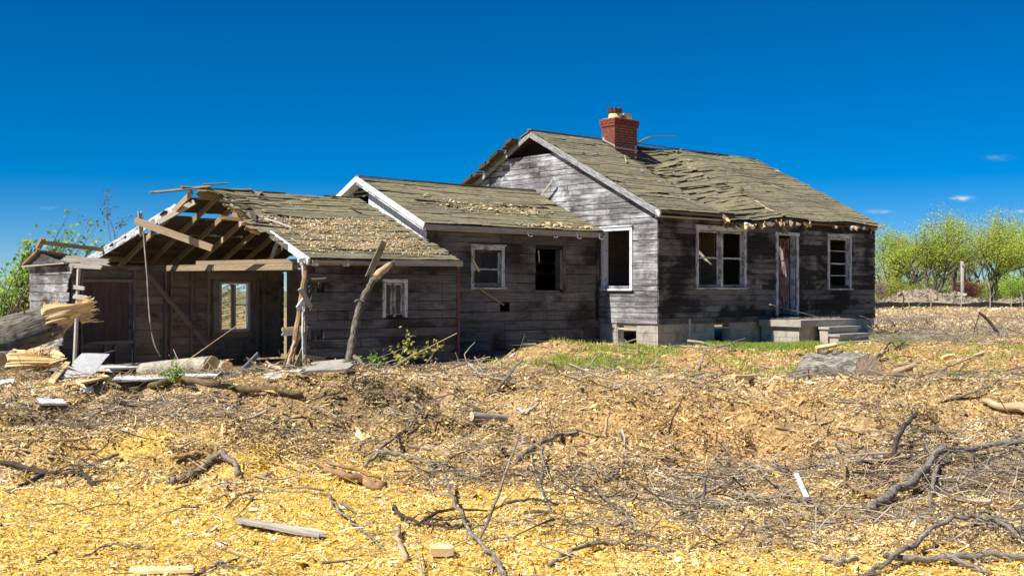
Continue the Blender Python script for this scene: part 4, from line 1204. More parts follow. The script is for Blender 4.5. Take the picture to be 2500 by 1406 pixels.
MB().beam((-10.45, 5.55, 3.08), (-10.44, 5.5, 2.55), .09, .03, (1, 0, 0), jag1=.10, jag0=.05).build('splintered_board', 'greywood', house)
MB().tube(smooth_path([(-10.4, 5.5, 2.65), (-10.36, 5.4, 1.7), (-10.3, 5.4, .8), (-10.2, 5.4, .25), (-10.05, 5.4, -.05)], 4), [.017] * 17, 6).build('hanging_cable', 'barkpale', house)
# propped debris at the torn corner
MB().tube(smooth_path([(-9.85, 0.35, -.30), (-9.6, .6, .35), (-9.35, .8, 1.1), (-9.15, .95, 1.75)], 4, .004), [.055 - .001 * i for i in range(13)], 7).build('propped_pole', 'stickbrown', house)
MB().tube(smooth_path([(-10.0, 0.3, -.2), (-9.75, .5, .15), (-9.6, .6, .45)], 4, .01), [.04 - .002 * i for i in range(9)], 6).build('propped_pole', 'barktan', house)
for (p, q, wd, m) in (((-9.42, .7, 1.42), (-9.08, .85, 1.05), .11, 'greywood'), ((-9.5, .65, 1.02), (-9.2, .85, 1.24), .13, 'white'), ((-9.45, 1.3, .62), (-8.9, 1.2, .66), .08, 'fresh'), ((-9.5, 1.25, .55), (-8.95, 1.15, .58), .10, 'greywood'),
                       ((-9.55, 1.2, -.3), (-9.15, 1.1, .62), .10, 'stickbrown'), ((-9.3, 1.6, .1), (-8.7, 1.3, .02), .09, 'fresh'), ((-9.2, .9, .12), (-8.75, .9, .05), .07, 'rafter'), ((-9.2, 1.35, -.3), (-8.9, 1.3, .35), .12, 'rafter'), ((-9.0, .97, 1.60), (-8.65, .97, 1.62), .03, 'fresh')):
    MB().beam(p, q, wd, .03, (0, 0, 1), jag0=.04, jag1=.05).build('broken_board', m, house)
# a grey board dangling off the low eave, broken off at its tip
MB().beam((-7.55, .62, 2.34), (-7.98, .55, 1.62), .13, .03, (1, 0, .3), jag1=.15, segs=2).build('dangling_board', 'roof', house)

# loose torn pieces lying on the roofs
def torn_bits(part, n, fu, fs, posf, slope, mats, ln=(.12, .5)):
    for i in range(n):
        u, q = random.uniform(*fu), random.uniform(*fs)
        p = Vector(posf(u, q)); p.z += .035
        an = random.gauss(0, .5); l = random.uniform(*ln)
        d = Vector((math.cos(an), math.sin(an), math.sin(an) * slope + random.uniform(-.04, .16)))
        MB().beam(p, p + d * l, random.uniform(.03, .13), .012, (0, 1, slope + random.uniform(-.2, .4)), jag0=.05, jag1=.06, segs=2, warp=.02).build('torn_shingle', random.choice(mats), part)
torn_bits(roof, 42, (2.7, 5.6), (.35, .97), main_front, SL, ('roof', 'deck', 'roof', 'rafter'))
torn_bits(roof, 22, (.4, 9.6), (.03, .97), main_front, SL, ('roof', 'deck', 'greywood'), (.08, .3))
torn_bits(mroof, 16, (-4.8, -.6), (.25, .6), mid_front, .46, ('roof', 'deck', 'rafter'), (.1, .4))
torn_bits(mroof, 14, (-2.4, -.3), (.01, .10), mid_front, .46, ('deck', 'rafter', 'fresh'), (.1, .3))
torn_bits(lroof, 26, (-9.1, -5.9), (.1, .98), low_front, .41, ('roof', 'deck', 'rafter'), (.1, .5))
torn_bits(lroof, 10, (-9.5, -8.9), (.45, 1.0), low_front, .41, ('roof', 'deck', 'greywood'), (.3, .7))

# porch of cast slab on blocks with three steps
porch = empty('concrete_porch', None, (OX, OY, 0), HOUSE_RZ)
tag(porch, 'low concrete porch with three cantilevered steps below the red door', 'porch')
PU0, PU1, PVF, PT = 4.07, 6.60, -1.20, 0.62
MB().box((PU0 - .02, PVF, PT - .17), (PU1, MV0 - .04, PT)).build('slab', 'concrete', porch)
core = MB().box((PU0 + .09, PVF + .13, -.3), (PU1 - .1, MV0 - .05, PT - .172)).build('base', 'mortar', porch)
pr = [(-.22, -.03), (-.022, .168), (.176, .365), (.372, .447)]
for w, a0, a1 in ((Wall('v', PU0 + .08), PVF + .12, MV0 - .06), (Wall('u', PVF + .12), PU0 + .155, PU1 - .10)):
    for r_, (za, zb) in enumerate(pr):
        x = a0 - (.2 if r_ % 2 else 0)
        while x < a1:
            a, b = max(a0, x), min(a1, x + .392)
            if b - a > .06:
                dp = random.uniform(-.003, .003)
                MB().slab([[w.p(a, za, dp), w.p(a, zb, dp)], [w.p(b, za, dp), w.p(b, zb, dp)]], w.off(.07)).build('block', 'concrete', core)
            x += .40
for k in range(3):
    z = PT - .18 * (k + 1); v1_ = PVF - .31 * k; v0_ = v1_ - .34
    st = MB().box((4.80, v0_, z - .06), (6.30, v1_ - .003, z)).build('tread', 'concrete', porch)
    st2 = MB().slab([[(4.84, v1_ - .02, z - .062), (6.26, v1_ - .02, z - .062)], [(4.84, v0_ + .06, z - .062), (6.26, v0_ + .06, z - .062)]], (0, 0, -.0 - (z - .06) - .2)).build('riser', 'concrete', porch)
loose = MB().beam((3.95, -.32, 1.02), (5.85, -.55, .66), .13, .03, (0, 1, .2), jag0=.05).build('loose_board', 'inside')
loose.location = (OX, OY, 0); loose.rotation_euler = (0, 0, HOUSE_RZ)
tag(loose, 'dark loose board sloping across the porch below the red door', 'board')
lo2 = MB().beam((4.75, -.15, .66), (5.45, -.35, .65), .12, .025, (0, 1, 0)).build('loose_board', 'whitegrey')
lo2.location = (OX, OY, 0); lo2.rotation_euler = (0, 0, HOUSE_RZ)
tag(lo2, 'short pale board lying on the porch slab at the doorstep', 'board')

# ------------------------------------------------------------------ wood chips, twigs, grass (nobody could count these)
def in_house(x, y, m=0.0):
    u, v = house_uv(x, y)
    a = (u > 0.0 - m) & (u < 9.9 + m) & (v > 0.1 - m) & (v < 9.2 + m)
    b = (u > -5.5 - m) & (u <= 0.1) & (v > 2.0 - m) & (v < 7.2 + m)
    c = (u > -9.1 - m) & (u <= -5.3) & (v > 0.95 - m) & (v < 8.3 + m)
    d = (u > -12.0 - m) & (u <= -9.1) & (v > 5.0 - m) & (v < 8.3 + m)
    p = (u > 4.0) & (u < 6.65) & (v > -2.15) & (v <= 0.2)
    return a | b | c | d | p

def grass_w(x, y):
    u, v = house_uv(x, y)
    a = 1.1 * sstep(-3.1, -2.1, v + 0.5 * vnoise(x, y, 1.0, 31)) * sstep(0.1, -0.25, v) * sstep(0.4, 1.0, u + .4 * vnoise(x, y, .8, 32)) * sstep(11.5, 10.0, u)
    b = np.exp(-(((x - 1.1) / 1.15) ** 2 + ((y - 20.8) / 1.0) ** 2)) * .9
    c = 0.55 * np.exp(-(((x - 2.6) / 1.0) ** 2 + ((y - 24.3) / .7) ** 2))
    d = 0.8 * np.exp(-(((x - 7.4) / .7) ** 2 + ((y - 18.6) / .45) ** 2))
    return np.clip(np.maximum.reduce([a, b, c, d]) + 0.35 * vnoise(x, y, 0.4, 33) - .05, 0, 1)

PAL = {
    'yellow': np.array([(0.86, 0.59, 0.13), (0.79, 0.50, 0.085), (0.90, 0.66, 0.20), (0.66, 0.39, 0.06), (0.93, 0.75, 0.36), (0.80, 0.54, 0.11), (0.52, 0.31, 0.07), (0.94, 0.85, 0.60), (0.70, 0.50, 0.22)]),
    'tan':    np.array([(0.78, 0.56, 0.24), (0.84, 0.64, 0.31), (0.66, 0.44, 0.17), (0.52, 0.34, 0.12), (0.88, 0.72, 0.42), (0.72, 0.50, 0.19), (0.38, 0.25, 0.10), (0.80, 0.59, 0.25)]),
    'pale':   np.array([(0.86, 0.70, 0.46), (0.78, 0.62, 0.40), (0.92, 0.82, 0.64), (0.66, 0.50, 0.30), (0.55, 0.42, 0.27), (0.88, 0.74, 0.52)]),
    'orange': np.array([(0.58, 0.36, 0.13), (0.66, 0.43, 0.17), (0.48, 0.29, 0.10), (0.40, 0.24, 0.085), (0.72, 0.50, 0.24), (0.78, 0.60, 0.34)]),
    'dark':   np.array([(0.24, 0.17, 0.095), (0.15, 0.11, 0.07), (0.34, 0.25, 0.14), (0.42, 0.33, 0.21), (0.19, 0.15, 0.11), (0.50, 0.38, 0.22)]),
}
def pick_colors(x, y):
    n = len(x)
    c = PAL['tan'][rng.integers(0, 8, n)]
    for key, w in (('dark', dark_w(x, y) * .5), ('pale', pale_w(x, y)), ('orange', orange_w(x, y)), ('yellow', yellow_w(x, y))):
        sel = rng.random(n) < w
        c[sel] = PAL[key][rng.integers(0, len(PAL[key]), sel.sum())]
    damp = 1 - .30 * sstep(.2, .65, vnoise(x, y, .9, 61) * .6 + vnoise(x, y, .28, 62) * .6) * (1 - .6 * yellow_w(x, y))
    return c * rng.uniform(0.74, 1.14, (n, 1)) * damp[:, None]

def fan_points(n, y0, y1, power, xk=0.52, xm=1.0):
    """scatter over the yard in front of the house, denser nearer the road side"""
    t = rng.random(n)
    k = 1 - power
    y = (y0 ** k + t * (y1 ** k - y0 ** k)) ** (1 / k)
    x = rng.uniform(-1, 1, n) * (xk * y + xm)
    return x, y

def frames(n, yaw, tilt):
    """orthonormal frames with random yaw and tilt"""
    d = np.stack([np.cos(yaw) * np.cos(tilt), np.sin(yaw) * np.cos(tilt), np.sin(tilt)], -1)
    up = np.stack([rng.normal(0, .45, n), rng.normal(0, .45, n), np.ones(n)], -1)
    s = np.cross(up, d); s /= np.linalg.norm(s, axis=1)[:, None]
    w = np.cross(d, s)
    return d, s, w

def chip_mesh(name, x, y, z, length, width, tiltsd, colors, mat):
    """each chip a bent shard: five points, four faces (a ridge line over a flat base)"""
    n = len(x)
    d, s, w = frames(n, rng.uniform(0, 2 * np.pi, n), rng.normal(0, tiltsd, n))
    p = np.stack([x, y, z], -1)
    L = length[:, None]; W = width[:, None]
    a = p - d * L * .5 + s * W * rng.uniform(-.3, .3, (n, 1))
    b = p + s * W * .5 * rng.uniform(.6, 1.2, (n, 1)) + d * L * rng.uniform(-.25, .25, (n, 1)) - w * W * .12
    c = p + d * L * .5 + s * W * rng.uniform(-.3, .3, (n, 1)) + w * L * rng.normal(0, .08, (n, 1))
    e = p - s * W * .5 * rng.uniform(.6, 1.2, (n, 1)) + d * L * rng.uniform(-.25, .25, (n, 1)) - w * W * .12
    t = p + w * W * rng.uniform(.12, .42, (n, 1))
    v = np.stack([a, b, c, e, t], 1).reshape(-1, 3)
    base = (np.arange(n) * 5)[:, None]
    f = np.concatenate([base + np.array([[0, 1, 4]]), base + np.array([[1, 2, 4]]), base + np.array([[2, 3, 4]]), base + np.array([[3, 0, 4]])], 0)
    return np_mesh(name, v, f, np.repeat(colors, 5, 0), mat, nper=3)

def flake_mesh(name, x, y, z, length, width, tiltsd, colors, mat):
    """thin folded flakes: four points, two faces"""
    n = len(x)
    d, s, w = frames(n, rng.uniform(0, 2 * np.pi, n), rng.normal(0, tiltsd, n))
    p = np.stack([x, y, z], -1); L = length[:, None]; W = width[:, None]
    a = p - d * L * .5; c = p + d * L * .5 + s * W * rng.uniform(-.3, .3, (n, 1))
    b = p + s * W * .5 - w * W * rng.uniform(.05, .4, (n, 1)); e = p - s * W * .5 - w * W * rng.uniform(.0, .4, (n, 1)) + d * L * rng.uniform(-.3, .3, (n, 1))
    v = np.stack([a, b, c, e], 1).reshape(-1, 3)
    base = (np.arange(n) * 4)[:, None]
    f = np.concatenate([base + np.array([[0, 1, 2]]), base + np.array([[0, 2, 3]])], 0)
    return np_mesh(name, v, f, np.repeat(colors, 4, 0), mat, nper=3)

def scatter_chips(n, y0, y1, power, base_len, keep=None, label='', zoff=(0, .022), maker=None, cap=1.0):
    maker = maker or chip_mesh
    x, y = fan_points(n, y0, y1, power)
    ok = ~in_house(x, y)
    if keep is not None: ok &= keep(x, y)
    ok &= ~(rng.random(n) < grass_w(x, y) * .85)
    x, y = x[ok], y[ok]; n = len(x)
    yl = yellow_w(x, y)
    grow = (np.maximum(y, 7) / 8.0) ** .55
    ln = base_len * rng.lognormal(0, .48, n) * grow * (1 - .18 * yl)
    long_ = rng.random(n) < .05 * cap
    ln[long_] *= 2.4
    wd = ln * rng.uniform(.22, .6, n); wd[long_] *= .4
    z = height(x, y) + rng.uniform(zoff[0], zoff[1], n) * (1.6 - .7 * yl)
    o = maker('wood_chips', x, y, z, ln, wd, .42, pick_colors(x, y), 'chips')
    tag(o, label, 'wood chips', kind='stuff')
    return o
scatter_chips(105000, 5.2, 13.0, 1.6, .027, label='yellow and tan wood chips carpeting the near ground')
scatter_chips(82000, 13.0, 31.0, 1.5, .025, label='tan and brown wood chips carpeting the yard before the house')
scatter_chips(280000, 5.2, 14.0, 1.5, .0165, label='fine chip crumbs between the larger chips of the near ground', maker=flake_mesh, cap=0.0, zoff=(0, .012))
scatter_chips(120000, 9.5, 17.0, 1.2, .019, label='shredded crumbs matting the churned bank', maker=flake_mesh, cap=0.0, zoff=(0, .02))
scatter_chips(125000, 14.0, 31.0, 1.5, .018, label='fine chip crumbs across the yard before the house', maker=flake_mesh, cap=0.0, zoff=(0, .012))
# debris field far right: bigger shreds
def far_chips(n, x0, x1, y0, y1):
    t = rng.random(n); y = (y0 ** -.6 + t * (y1 ** -.6 - y0 ** -.6)) ** (-1 / .6)
    x = rng.uniform(x0, x1, n) * y
    ok = ~in_house(x, y, .2); x, y = x[ok], y[ok]; n = len(x)
    ln = .065 * rng.lognormal(0, .5, n) * (y / 32) ** .5
    o = flake_mesh('wood_chips', x, y, height(x, y) + rng.uniform(0, .05, n), ln, ln * rng.uniform(.25, .6, n), .4, pick_colors(x, y), 'chips')
    tag(o, 'pale shredded wood covering the cleared field beyond the house', 'wood chips', kind='stuff')
far_chips(75000, .22, .52, 29.0, 100.0)
far_chips(9000, -.60, -.36, 26.0, 80.0)

def twig_mesh(name, x, y, z, length, rad, tiltsd, colors, label, bend=.16):
    n = len(x)
    d, s, w = frames(n, rng.uniform(0, 2 * np.pi, n), rng.normal(0, tiltsd, n))
    K, S = 4, 3
    f = np.linspace(-.5, .5, K)
    p = np.stack([x, y, z], -1)
    b1 = rng.normal(0, bend, (n, 1)); b2 = rng.normal(0, bend, (n, 1)); b3 = rng.normal(0, bend * .6, (n, 1))
    pts = []
    for k in range(K):
        q = (f[k] * 2)
        pts.append(p + d * (length[:, None] * f[k]) + s * length[:, None] * (b1 * (q * q - .5) * .5 + b3 * q * abs(q) * .3) + w * length[:, None] * b2 * (q * q - .5) * .35)
    V = []
    for k in range(K):
        rr = (rad * (1.15 - .8 * k / (K - 1)))[:, None]
        for j in range(S):
            th = 2 * np.pi * j / S
            V.append(pts[k] + s * rr * math.cos(th) + w * rr * math.sin(th))
    V = np.stack(V, 1)
    base = (np.arange(n) * K * S)[:, None]
    F = []
    for k in range(K - 1):
        for j in range(S):
            j2 = (j + 1) % S
            F.append(base + np.array([[k * S + j, k * S + j2, (k + 1) * S + j2, (k + 1) * S + j]]))
    o = np_mesh(name, V.reshape(-1, 3), np.concatenate(F, 0), np.repeat(colors, K * S, 0), 'twigs')
    return tag(o, label, 'twigs', kind='stuff')
TW = np.array([(0.24, 0.20, 0.16), (0.33, 0.285, 0.235), (0.13, 0.10, 0.078), (0.40, 0.34, 0.27), (0.44, 0.31, 0.17), (0.08, 0.062, 0.048)])
def twig_w(x, y):
    w = 0.12 + 1.0 * np.exp(-(((x - 5.3) / 2.0) ** 2 + ((y - 9.8) / 1.5) ** 2)) + .55 * np.exp(-(((x + 3.6) / 2.6) ** 2 + ((y - 12.0) / 1.1) ** 2)) + .45 * np.exp(-(((x + .2) / 1.8) ** 2 + ((y - 9.0) / 1.4) ** 2)) + .5 * np.exp(-(((x - 7.0) / 2.2) ** 2 + ((y - 15.5) / 1.6) ** 2)) + .45 * np.exp(-(((x + 5.5) / 2.2) ** 2 + ((y - 17.0) / 1.8) ** 2)) + .3 * np.exp(-(((x - 3.) / 2.5) ** 2 + ((y - 18.0) / 1.5) ** 2))
    return w * (1 - .93 * yellow_w(x, y))
def scatter_twigs(n, y0, y1, lab, ln0=.30, rad0=.0055):
    x, y = fan_points(n, y0, y1, 1.6)
    ok = (~in_house(x, y)) & (rng.random(n) < twig_w(x, y)); x, y = x[ok], y[ok]; n = len(x)
    ln = ln0 * rng.lognormal(0, .55, n) * (y / 9) ** .35
    rad = rad0 * rng.lognormal(0, .45, n) * (y / 9) ** .4
    twig_mesh('twig_litter', x, y, height(x, y) + rng.uniform(.01, .07, n), ln, rad, .22, TW[rng.integers(0, 6, n)] * rng.uniform(.8, 1.25, (n, 1)), lab)
scatter_twigs(13000, 5.2, 13.5, 'grey-brown twigs strewn over the near chips')
scatter_twigs(9000, 13.5, 29.0, 'grey-brown twigs strewn over the yard', .36, .006)
cx_, cy_ = fan_points(2600, 6.0, 21.0, 1.5)
w_ = twig_w(cx_, cy_) * (~in_house(cx_, cy_, .4))
sel = rng.random(len(cx_)) < np.clip(w_ * .46, 0, 1)
cx_, cy_ = cx_[sel], cy_[sel]
k_ = rng.integers(12, 40, len(cx_))
hx_ = rng.normal(5.6, 1.5, 34); hy_ = rng.normal(9.9, 1.0, 34)
cx_ = np.concatenate([cx_, hx_]); cy_ = np.concatenate([cy_, np.clip(hy_, 7.2, 12.5)]); k_ = np.concatenate([k_, rng.integers(30, 60, 34)])
X_ = np.repeat(cx_, k_) + rng.normal(0, .22, k_.sum()) * np.repeat(rng.uniform(.5, 1.6, len(cx_)), k_); Y_ = np.repeat(cy_, k_) + rng.normal(0, .16, k_.sum())
print('tangle twigs', len(X_), 'clusters', len(cx_))
twig_mesh('twig_tangles', X_, Y_, height(X_, Y_) + np.abs(rng.normal(.03, .045, len(X_))), .34 * rng.lognormal(0, .5, len(X_)) * (Y_ / 9) ** .3, .0034 * rng.lognormal(0, .45, len(X_)) * (Y_ / 9) ** .5, .24, TW[rng.integers(0, 6, len(X_))] * rng.uniform(.8, 1.4, (len(X_), 1)), 'tangles of thin grey twigs heaped on the chips', bend=.3)
# straw-like shreds: pale long splinters
x, y = fan_points(24000, 5.5, 22.0, 1.5)
ok = (~in_house(x, y)) & (rng.random(len(x)) < (.10 + .42 * sstep(9, 11, y)) * (1 - .8 * grass_w(x, y))); x, y = x[ok], y[ok]; n = len(x)
so = twig_mesh('wood_shreds', x, y, height(x, y) + rng.uniform(.01, .05, n), .15 * rng.lognormal(0, .5, n) * (y / 9) ** .4, .0045 * rng.lognormal(0, .4, n) * (y / 9) ** .4, .30, pick_colors(x, y), 'pale stringy wood shreds among the chips', bend=.3)
so['category'] = 'wood shreds'
# brush lying in the field at the far right
n = 4200
y = rng.uniform(27.5, 60, n); x = rng.uniform(.315, .53, n) * y
ok = ~in_house(x, y, .3) & (rng.random(n) < .12 + .88 * sstep(-.1, .4, vnoise(x, y, 5.0, 41))); x, y = x[ok], y[ok]; n = len(x)
twig_mesh('brushwood', x, y, height(x, y) + rng.uniform(.0, .25, n), .8 * rng.lognormal(0, .5, n), .007 * rng.lognormal(0, .4, n), .35, np.array([(0.34, 0.29, 0.23), (0.26, 0.21, 0.17), (0.42, 0.36, 0.29), (0.2, 0.16, 0.12)])[rng.integers(0, 4, n)], 'grey brushwood lying in the cleared field right of the house')

# grass
n = 420000
x = rng.uniform(-1, 15, n); y = rng.uniform(17.5, 36, n)
ok = ~in_house(x, y) & (rng.random(n) < grass_w(x, y)); x, y = x[ok], y[ok]; n = len(x)
hgt = rng.uniform(.04, .13, n); yaw = rng.uniform(0, 6.28, n)
p = np.stack([x, y, height(x, y) - .005], -1)
sd = np.stack([np.cos(yaw), np.sin(yaw), 0 * yaw], -1) * rng.uniform(.008, .016, n)[:, None]
tip = p + np.stack([rng.normal(0, .03, n), rng.normal(0, .03, n), hgt], -1)
V = np.stack([p - sd, p + sd, tip], 1).reshape(-1, 3)
gcx = np.array([(0.27, 0.40, 0.045), (0.36, 0.48, 0.065), (0.20, 0.32, 0.04), (0.42, 0.46, 0.12)])[rng.integers(0, 4, n)]
go = np_mesh('grass', V, np.arange(n * 3).reshape(-1, 3), np.repeat(gcx, 3, 0), 'grass', nper=3)
tag(go, 'short fresh green grass before the porch and the middle wing', 'grass', kind='stuff')
# chips and leaf litter caught on the low roof and the porch
def roof_litter(name, n, fu, fs, posf, label, ln0=.05, clump=True):
    us, ss = [], []
    cl = [(random.uniform(*fu), random.uniform(*fs)) for _ in range(60)]
    for i in range(n):
        c = random.choice(cl)
        us.append(min(max(c[0] + random.gauss(0, .30), fu[0] - .1), fu[1] + .1)); ss.append(min(max(c[1] + random.gauss(0, .018), .01), .97))
    P = np.array([posf(a, b) for a, b in zip(us, ss)])
    X = OX + P[:, 0] * UX - P[:, 1] * UY; Yv = OY + P[:, 0] * UY + P[:, 1] * UX
    ln = ln0 * rng.lognormal(0, .45, n)
    cc = np.concatenate([PAL['pale'], PAL['orange'], PAL['tan'][:2]])[rng.integers(0, 14, n)] * .92
    o = chip_mesh(name, X, Yv, P[:, 2] + .035 + rng.uniform(0, .02, n), ln, ln * rng.uniform(.25, .6, n), .3, cc, 'chips')
    return tag(o, label, 'wood chips', kind='stuff')
roof_litter('wood_chips', 7500, (-8.9, -5.9), (.06, .60), low_front, 'pale chips blown onto the low wing roof', .030)
roof_litter('wood_chips', 420, (-4.2, -1.2), (.30, .55), mid_front, 'few chips caught on the middle roof')
roof_litter('wood_chips', 260, (-2.6, -.4), (.02, .08), mid_front, 'chips lying along the middle eave')
roof_litter('leaf_litter', 1300, (4.2, 6.5), (.30, .95), lambda u, s: (u, PVF + 1.3 * s, PT - .02), 'brown leaf litter on the porch slab', .05)['category'] = 'leaf litter'
bpy.data.objects['leaf_litter'].data.attributes['pc'].data.foreach_set('color', np.tile(np.array([.17, .125, .085, 1], np.float32), len(bpy.data.objects['leaf_litter'].data.vertices)))

# ------------------------------------------------------------------ single branches, sticks and boards lying about
def gpath(pts, lift):
    return [gp(q[0], q[1], (q[2] if len(q) > 2 else 0) + lift) for q in pts]
def branch(name, label, pts, r0, r1, mat='stick', forks=(), cat='branch', lift=None, twigs=3, jit=.006):
    """pts: (px, py[, raised metres])"""
    if cat in ('branch', 'stick'):
        r0, r1, twigs = r0 * .74, r1 * .70, twigs * 2 + (1 if twigs else 0)
    lift = r0 * .75 + .008 if lift is None else lift
    P = smooth_path(gpath(pts, lift), 5, jit * 1.5)
    mb = MB()
    n = len(P)
    mb.tube(P, [(r0 + (r1 - r0) * i / (n - 1)) * random.uniform(.88, 1.14) for i in range(n)], 8, rough=.10)
    for fk, fr in forks:
        Q = smooth_path(gpath(fk, lift), 4, jit); m = len(Q)
        mb.tube(Q, [fr * (1 - .6 * i / (m - 1)) for i in range(m)], 6)
    for k in range(twigs):
        i = random.randrange(n // 3, n)
        d = (P[min(i + 1, n - 1)] - P[max(i - 1, 0)]).normalized()
        side = Vector((-d.y, d.x, random.uniform(.0, .5))) * random.choice((-1, 1))
        l = random.uniform(.10, .42)
        q = [P[i], P[i] + (d * .5 + side * .6) * l * .5, P[i] + (d * .8 + side * .7) * l]
        mb.tube(smooth_path(q, 2, .008), [min(r1 * .6, .008) * (1 - .17 * j) for j in range(5)], 4)
        if random.random() < .6:
            e_ = q[1] + Vector((random.uniform(-1, 1), random.uniform(-1, 1), random.uniform(-.1, .6))) * l * .4
            mb.tube([q[1], e_], [min(r1 * .4, .005), .002], 4)
    o = mb.build(name, mat, None, True)
    return tag(o, label, cat)
def upright(name, label, base, tips, r0, r1, mat='stick', cat='stick', dY=0.0, forks=()):
    """stick standing in the ground: base pixel on the ground, further pixels at the same distance"""
    b = gp(base[0], base[1], -.03)
    P = smooth_path([b] + [at(q[0], q[1], b.y + dY * (i + 1)) for i, q in enumerate(tips)], 4, .004)
    n = len(P)
    mb = MB().tube(P, [r0 + (r1 - r0) * i / (n - 1) for i in range(n)], 6)
    for fk, fr in forks:
        Q = smooth_path([at(q[0], q[1], b.y) for q in fk], 3, .003)
        mb.tube(Q, [fr * (1 - .5 * i / (len(Q) - 1)) for i in range(len(Q))], 5)
    return tag(mb.build(name, mat, None, True), label, cat)

branch('fallen_branch', 'long mossy brown branch lying below the white boards', [(279, 988, .03), (330, 971, .06), (388, 962, .09), (446, 957, .11), (505, 967, .09), (582, 974, .07), (660, 972, .06), (737, 984, .03)], .056, .048, 'stickmoss', forks=[([(326, 969), (300, 960, .02), (264, 951, .04)], .03)], twigs=4)
branch('fallen_branch', 'dark forked branch at the left edge above the yellow chips', [(-30, 1140, .03), (58, 1153, .03), (105, 1170, .02), (155, 1168, .02), (202, 1170, .02), (229, 1190)], .030, .026, 'stickdark', forks=[([(105, 1170, .02), (58, 1190), (19, 1207)], .026)], twigs=3)
branch('fallen_branch', 'thick crooked grey branch piece casting a dark shadow on yellow chips', [(423, 1186), (466, 1174, .02), (505, 1155, .05), (536, 1143, .08), (563, 1147, .06), (582, 1167)], .038, .032, 'stick', twigs=0)
branch('stripped_stick', 'short orange-brown stripped stick on the bank, left', [(427, 1134, .03), (460, 1126, .03), (497, 1120, .03)], .028, .022, 'stickbrown', twigs=0, cat='stick')
branch('thin_stick', 'thin straight stick on yellow chips, left of the arched twig', [(466, 1248), (515, 1231, .01), (563, 1213)], .008, .006, twigs=0, cat='stick')
branch('thin_stick', 'thin arched twig lying on yellow chips at mid left', [(547, 1244), (605, 1211, .02), (668, 1205, .02), (796, 1213)], .011, .008, twigs=1, cat='stick')
branch('thin_stick', 'curved dark twig on yellow chips near the bottom left', [(194, 1376), (241, 1351, .02), (291, 1342, .02), (377, 1343)], .009, .009, twigs=0, cat='stick')
branch('thin_stick', 'short grey twig at the bottom left, left of the curved dark twig', [(85, 1382), (115, 1362), (144, 1341)], .010, .007, twigs=0, cat='stick')
branch('thin_stick', 'grey stick at the bottom edge beside a pale split board', [(440, 1430), (497, 1400), (540, 1387, .02), (586, 1372, .02)], .016, .010, twigs=1, cat='stick')
branch('splintered_slab', 'reddish brown splintered slab half buried in chips', [(773, 1147), (835, 1170, .02), (885, 1184, .01), (935, 1195)], .028, .040, 'stickbrown', twigs=2, cat='wood slab', forks=[([(800, 1150, .05), (860, 1166, .05), (930, 1184, .02)], .022)])
branch('fallen_branch', 'grey branch reaching right from the brown clod', [(924, 1124, .05), (994, 1132, .04), (1052, 1145, .02), (1110, 1159), (1150, 1182)], .028, .010, twigs=4)
branch('fallen_branch', 'long thin branch leaning up the chip bank', [(889, 1145), (924, 1120, .05), (967, 1085, .06), (1002, 1058, .06), (1033, 1023, .08)], .024, .012, 'stick', twigs=4)
branch('fallen_branch', 'short grey branch stub on the crest of the bank', [(986, 988, .08), (1017, 1004, .05), (1048, 1027)], .030, .022, twigs=1)
branch('fallen_branch', 'straight grey broken branch with peeled end near the centre', [(1258, 1136), (1289, 1116, .03), (1343, 1089, .05), (1363, 1079, .05), (1410, 1073, .04)], .030, .026, 'stick', twigs=2)
upright('upright_twig', 'tall thin twig rising bent from the near chips', (1161, 1326), [(1208, 1229), (1239, 1139), (1262, 1081), (1273, 1035)], .012, .004, dY=.12, forks=[])
branch('fallen_branch', 'long grey branch running to the bottom edge', [(1087, 1201, .12), (1110, 1256, .08), (1149, 1322, .05), (1196, 1365, .03), (1223, 1404, .02), (1250, 1450)], .016, .024, 'stick', twigs=5)
branch('thin_stick', 'long bent stick lying upright down the chips at centre right', [(1324, 1120, .1), (1324, 1155, .05), (1320, 1190), (1336, 1233), (1347, 1271)], .016, .022, twigs=2, cat='stick')
branch('thin_stick', 'level dark stick crossing the bent stick at centre', [(1204, 1244), (1277, 1235, .03), (1324, 1235, .03), (1363, 1235)], .015, .011, 'stickdark', twigs=3, cat='stick')
branch('fallen_branch', 'dark crossing branches in a twig heap at lower centre', [(960, 1262, .05), (982, 1275, .04), (1033, 1291, .03), (1079, 1299, .03), (1134, 1291)], .020, .014, 'stickdark', forks=[([(1033, 1291, .03), (1085, 1270, .06), (1190, 1266, .04)], .017)], twigs=6)
branch('thin_stick', 'forked grey stick on yellow chips left of the twig heap', [(800, 1217, .03), (839, 1271, .02), (893, 1314, .01), (940, 1347)], .016, .010, forks=[([(832, 1240, .02), (870, 1258)], .012)], twigs=3, cat='stick')
branch('fallen_branch', 'long level brown branch near the bottom at centre right', [(1340, 1385), (1402, 1361, .02), (1468, 1341, .03), (1518, 1343, .03), (1576, 1347, .02), (1646, 1353)], .018, .013, 'stick', twigs=5)
branch('thin_stick', 'grey stick slanting down into a dark twig clump at centre right', [(1456, 1211, .03), (1518, 1260, .02), (1538, 1295)], .017, .014, twigs=5, cat='stick')
upright('upright_splinter', 'pale splinter standing upright in the brown hollow', (1475, 1062), [(1481, 1030), (1487, 1004)], .022, .008, 'barktan', cat='splinter')
upright('upright_twig', 'thin dark twig standing on the brown mound', (1635, 1058), [(1638, 1031), (1652, 1000), (1670, 965)], .012, .005, 'stickdark')
upright('upright_twig', 'pair of grey sticks standing up before the middle wing', (1205, 962), [(1240, 918), (1277, 876)], .024, .010, 'stick', forks=[([(1215, 948), (1250, 900), (1272, 880)], .010)])
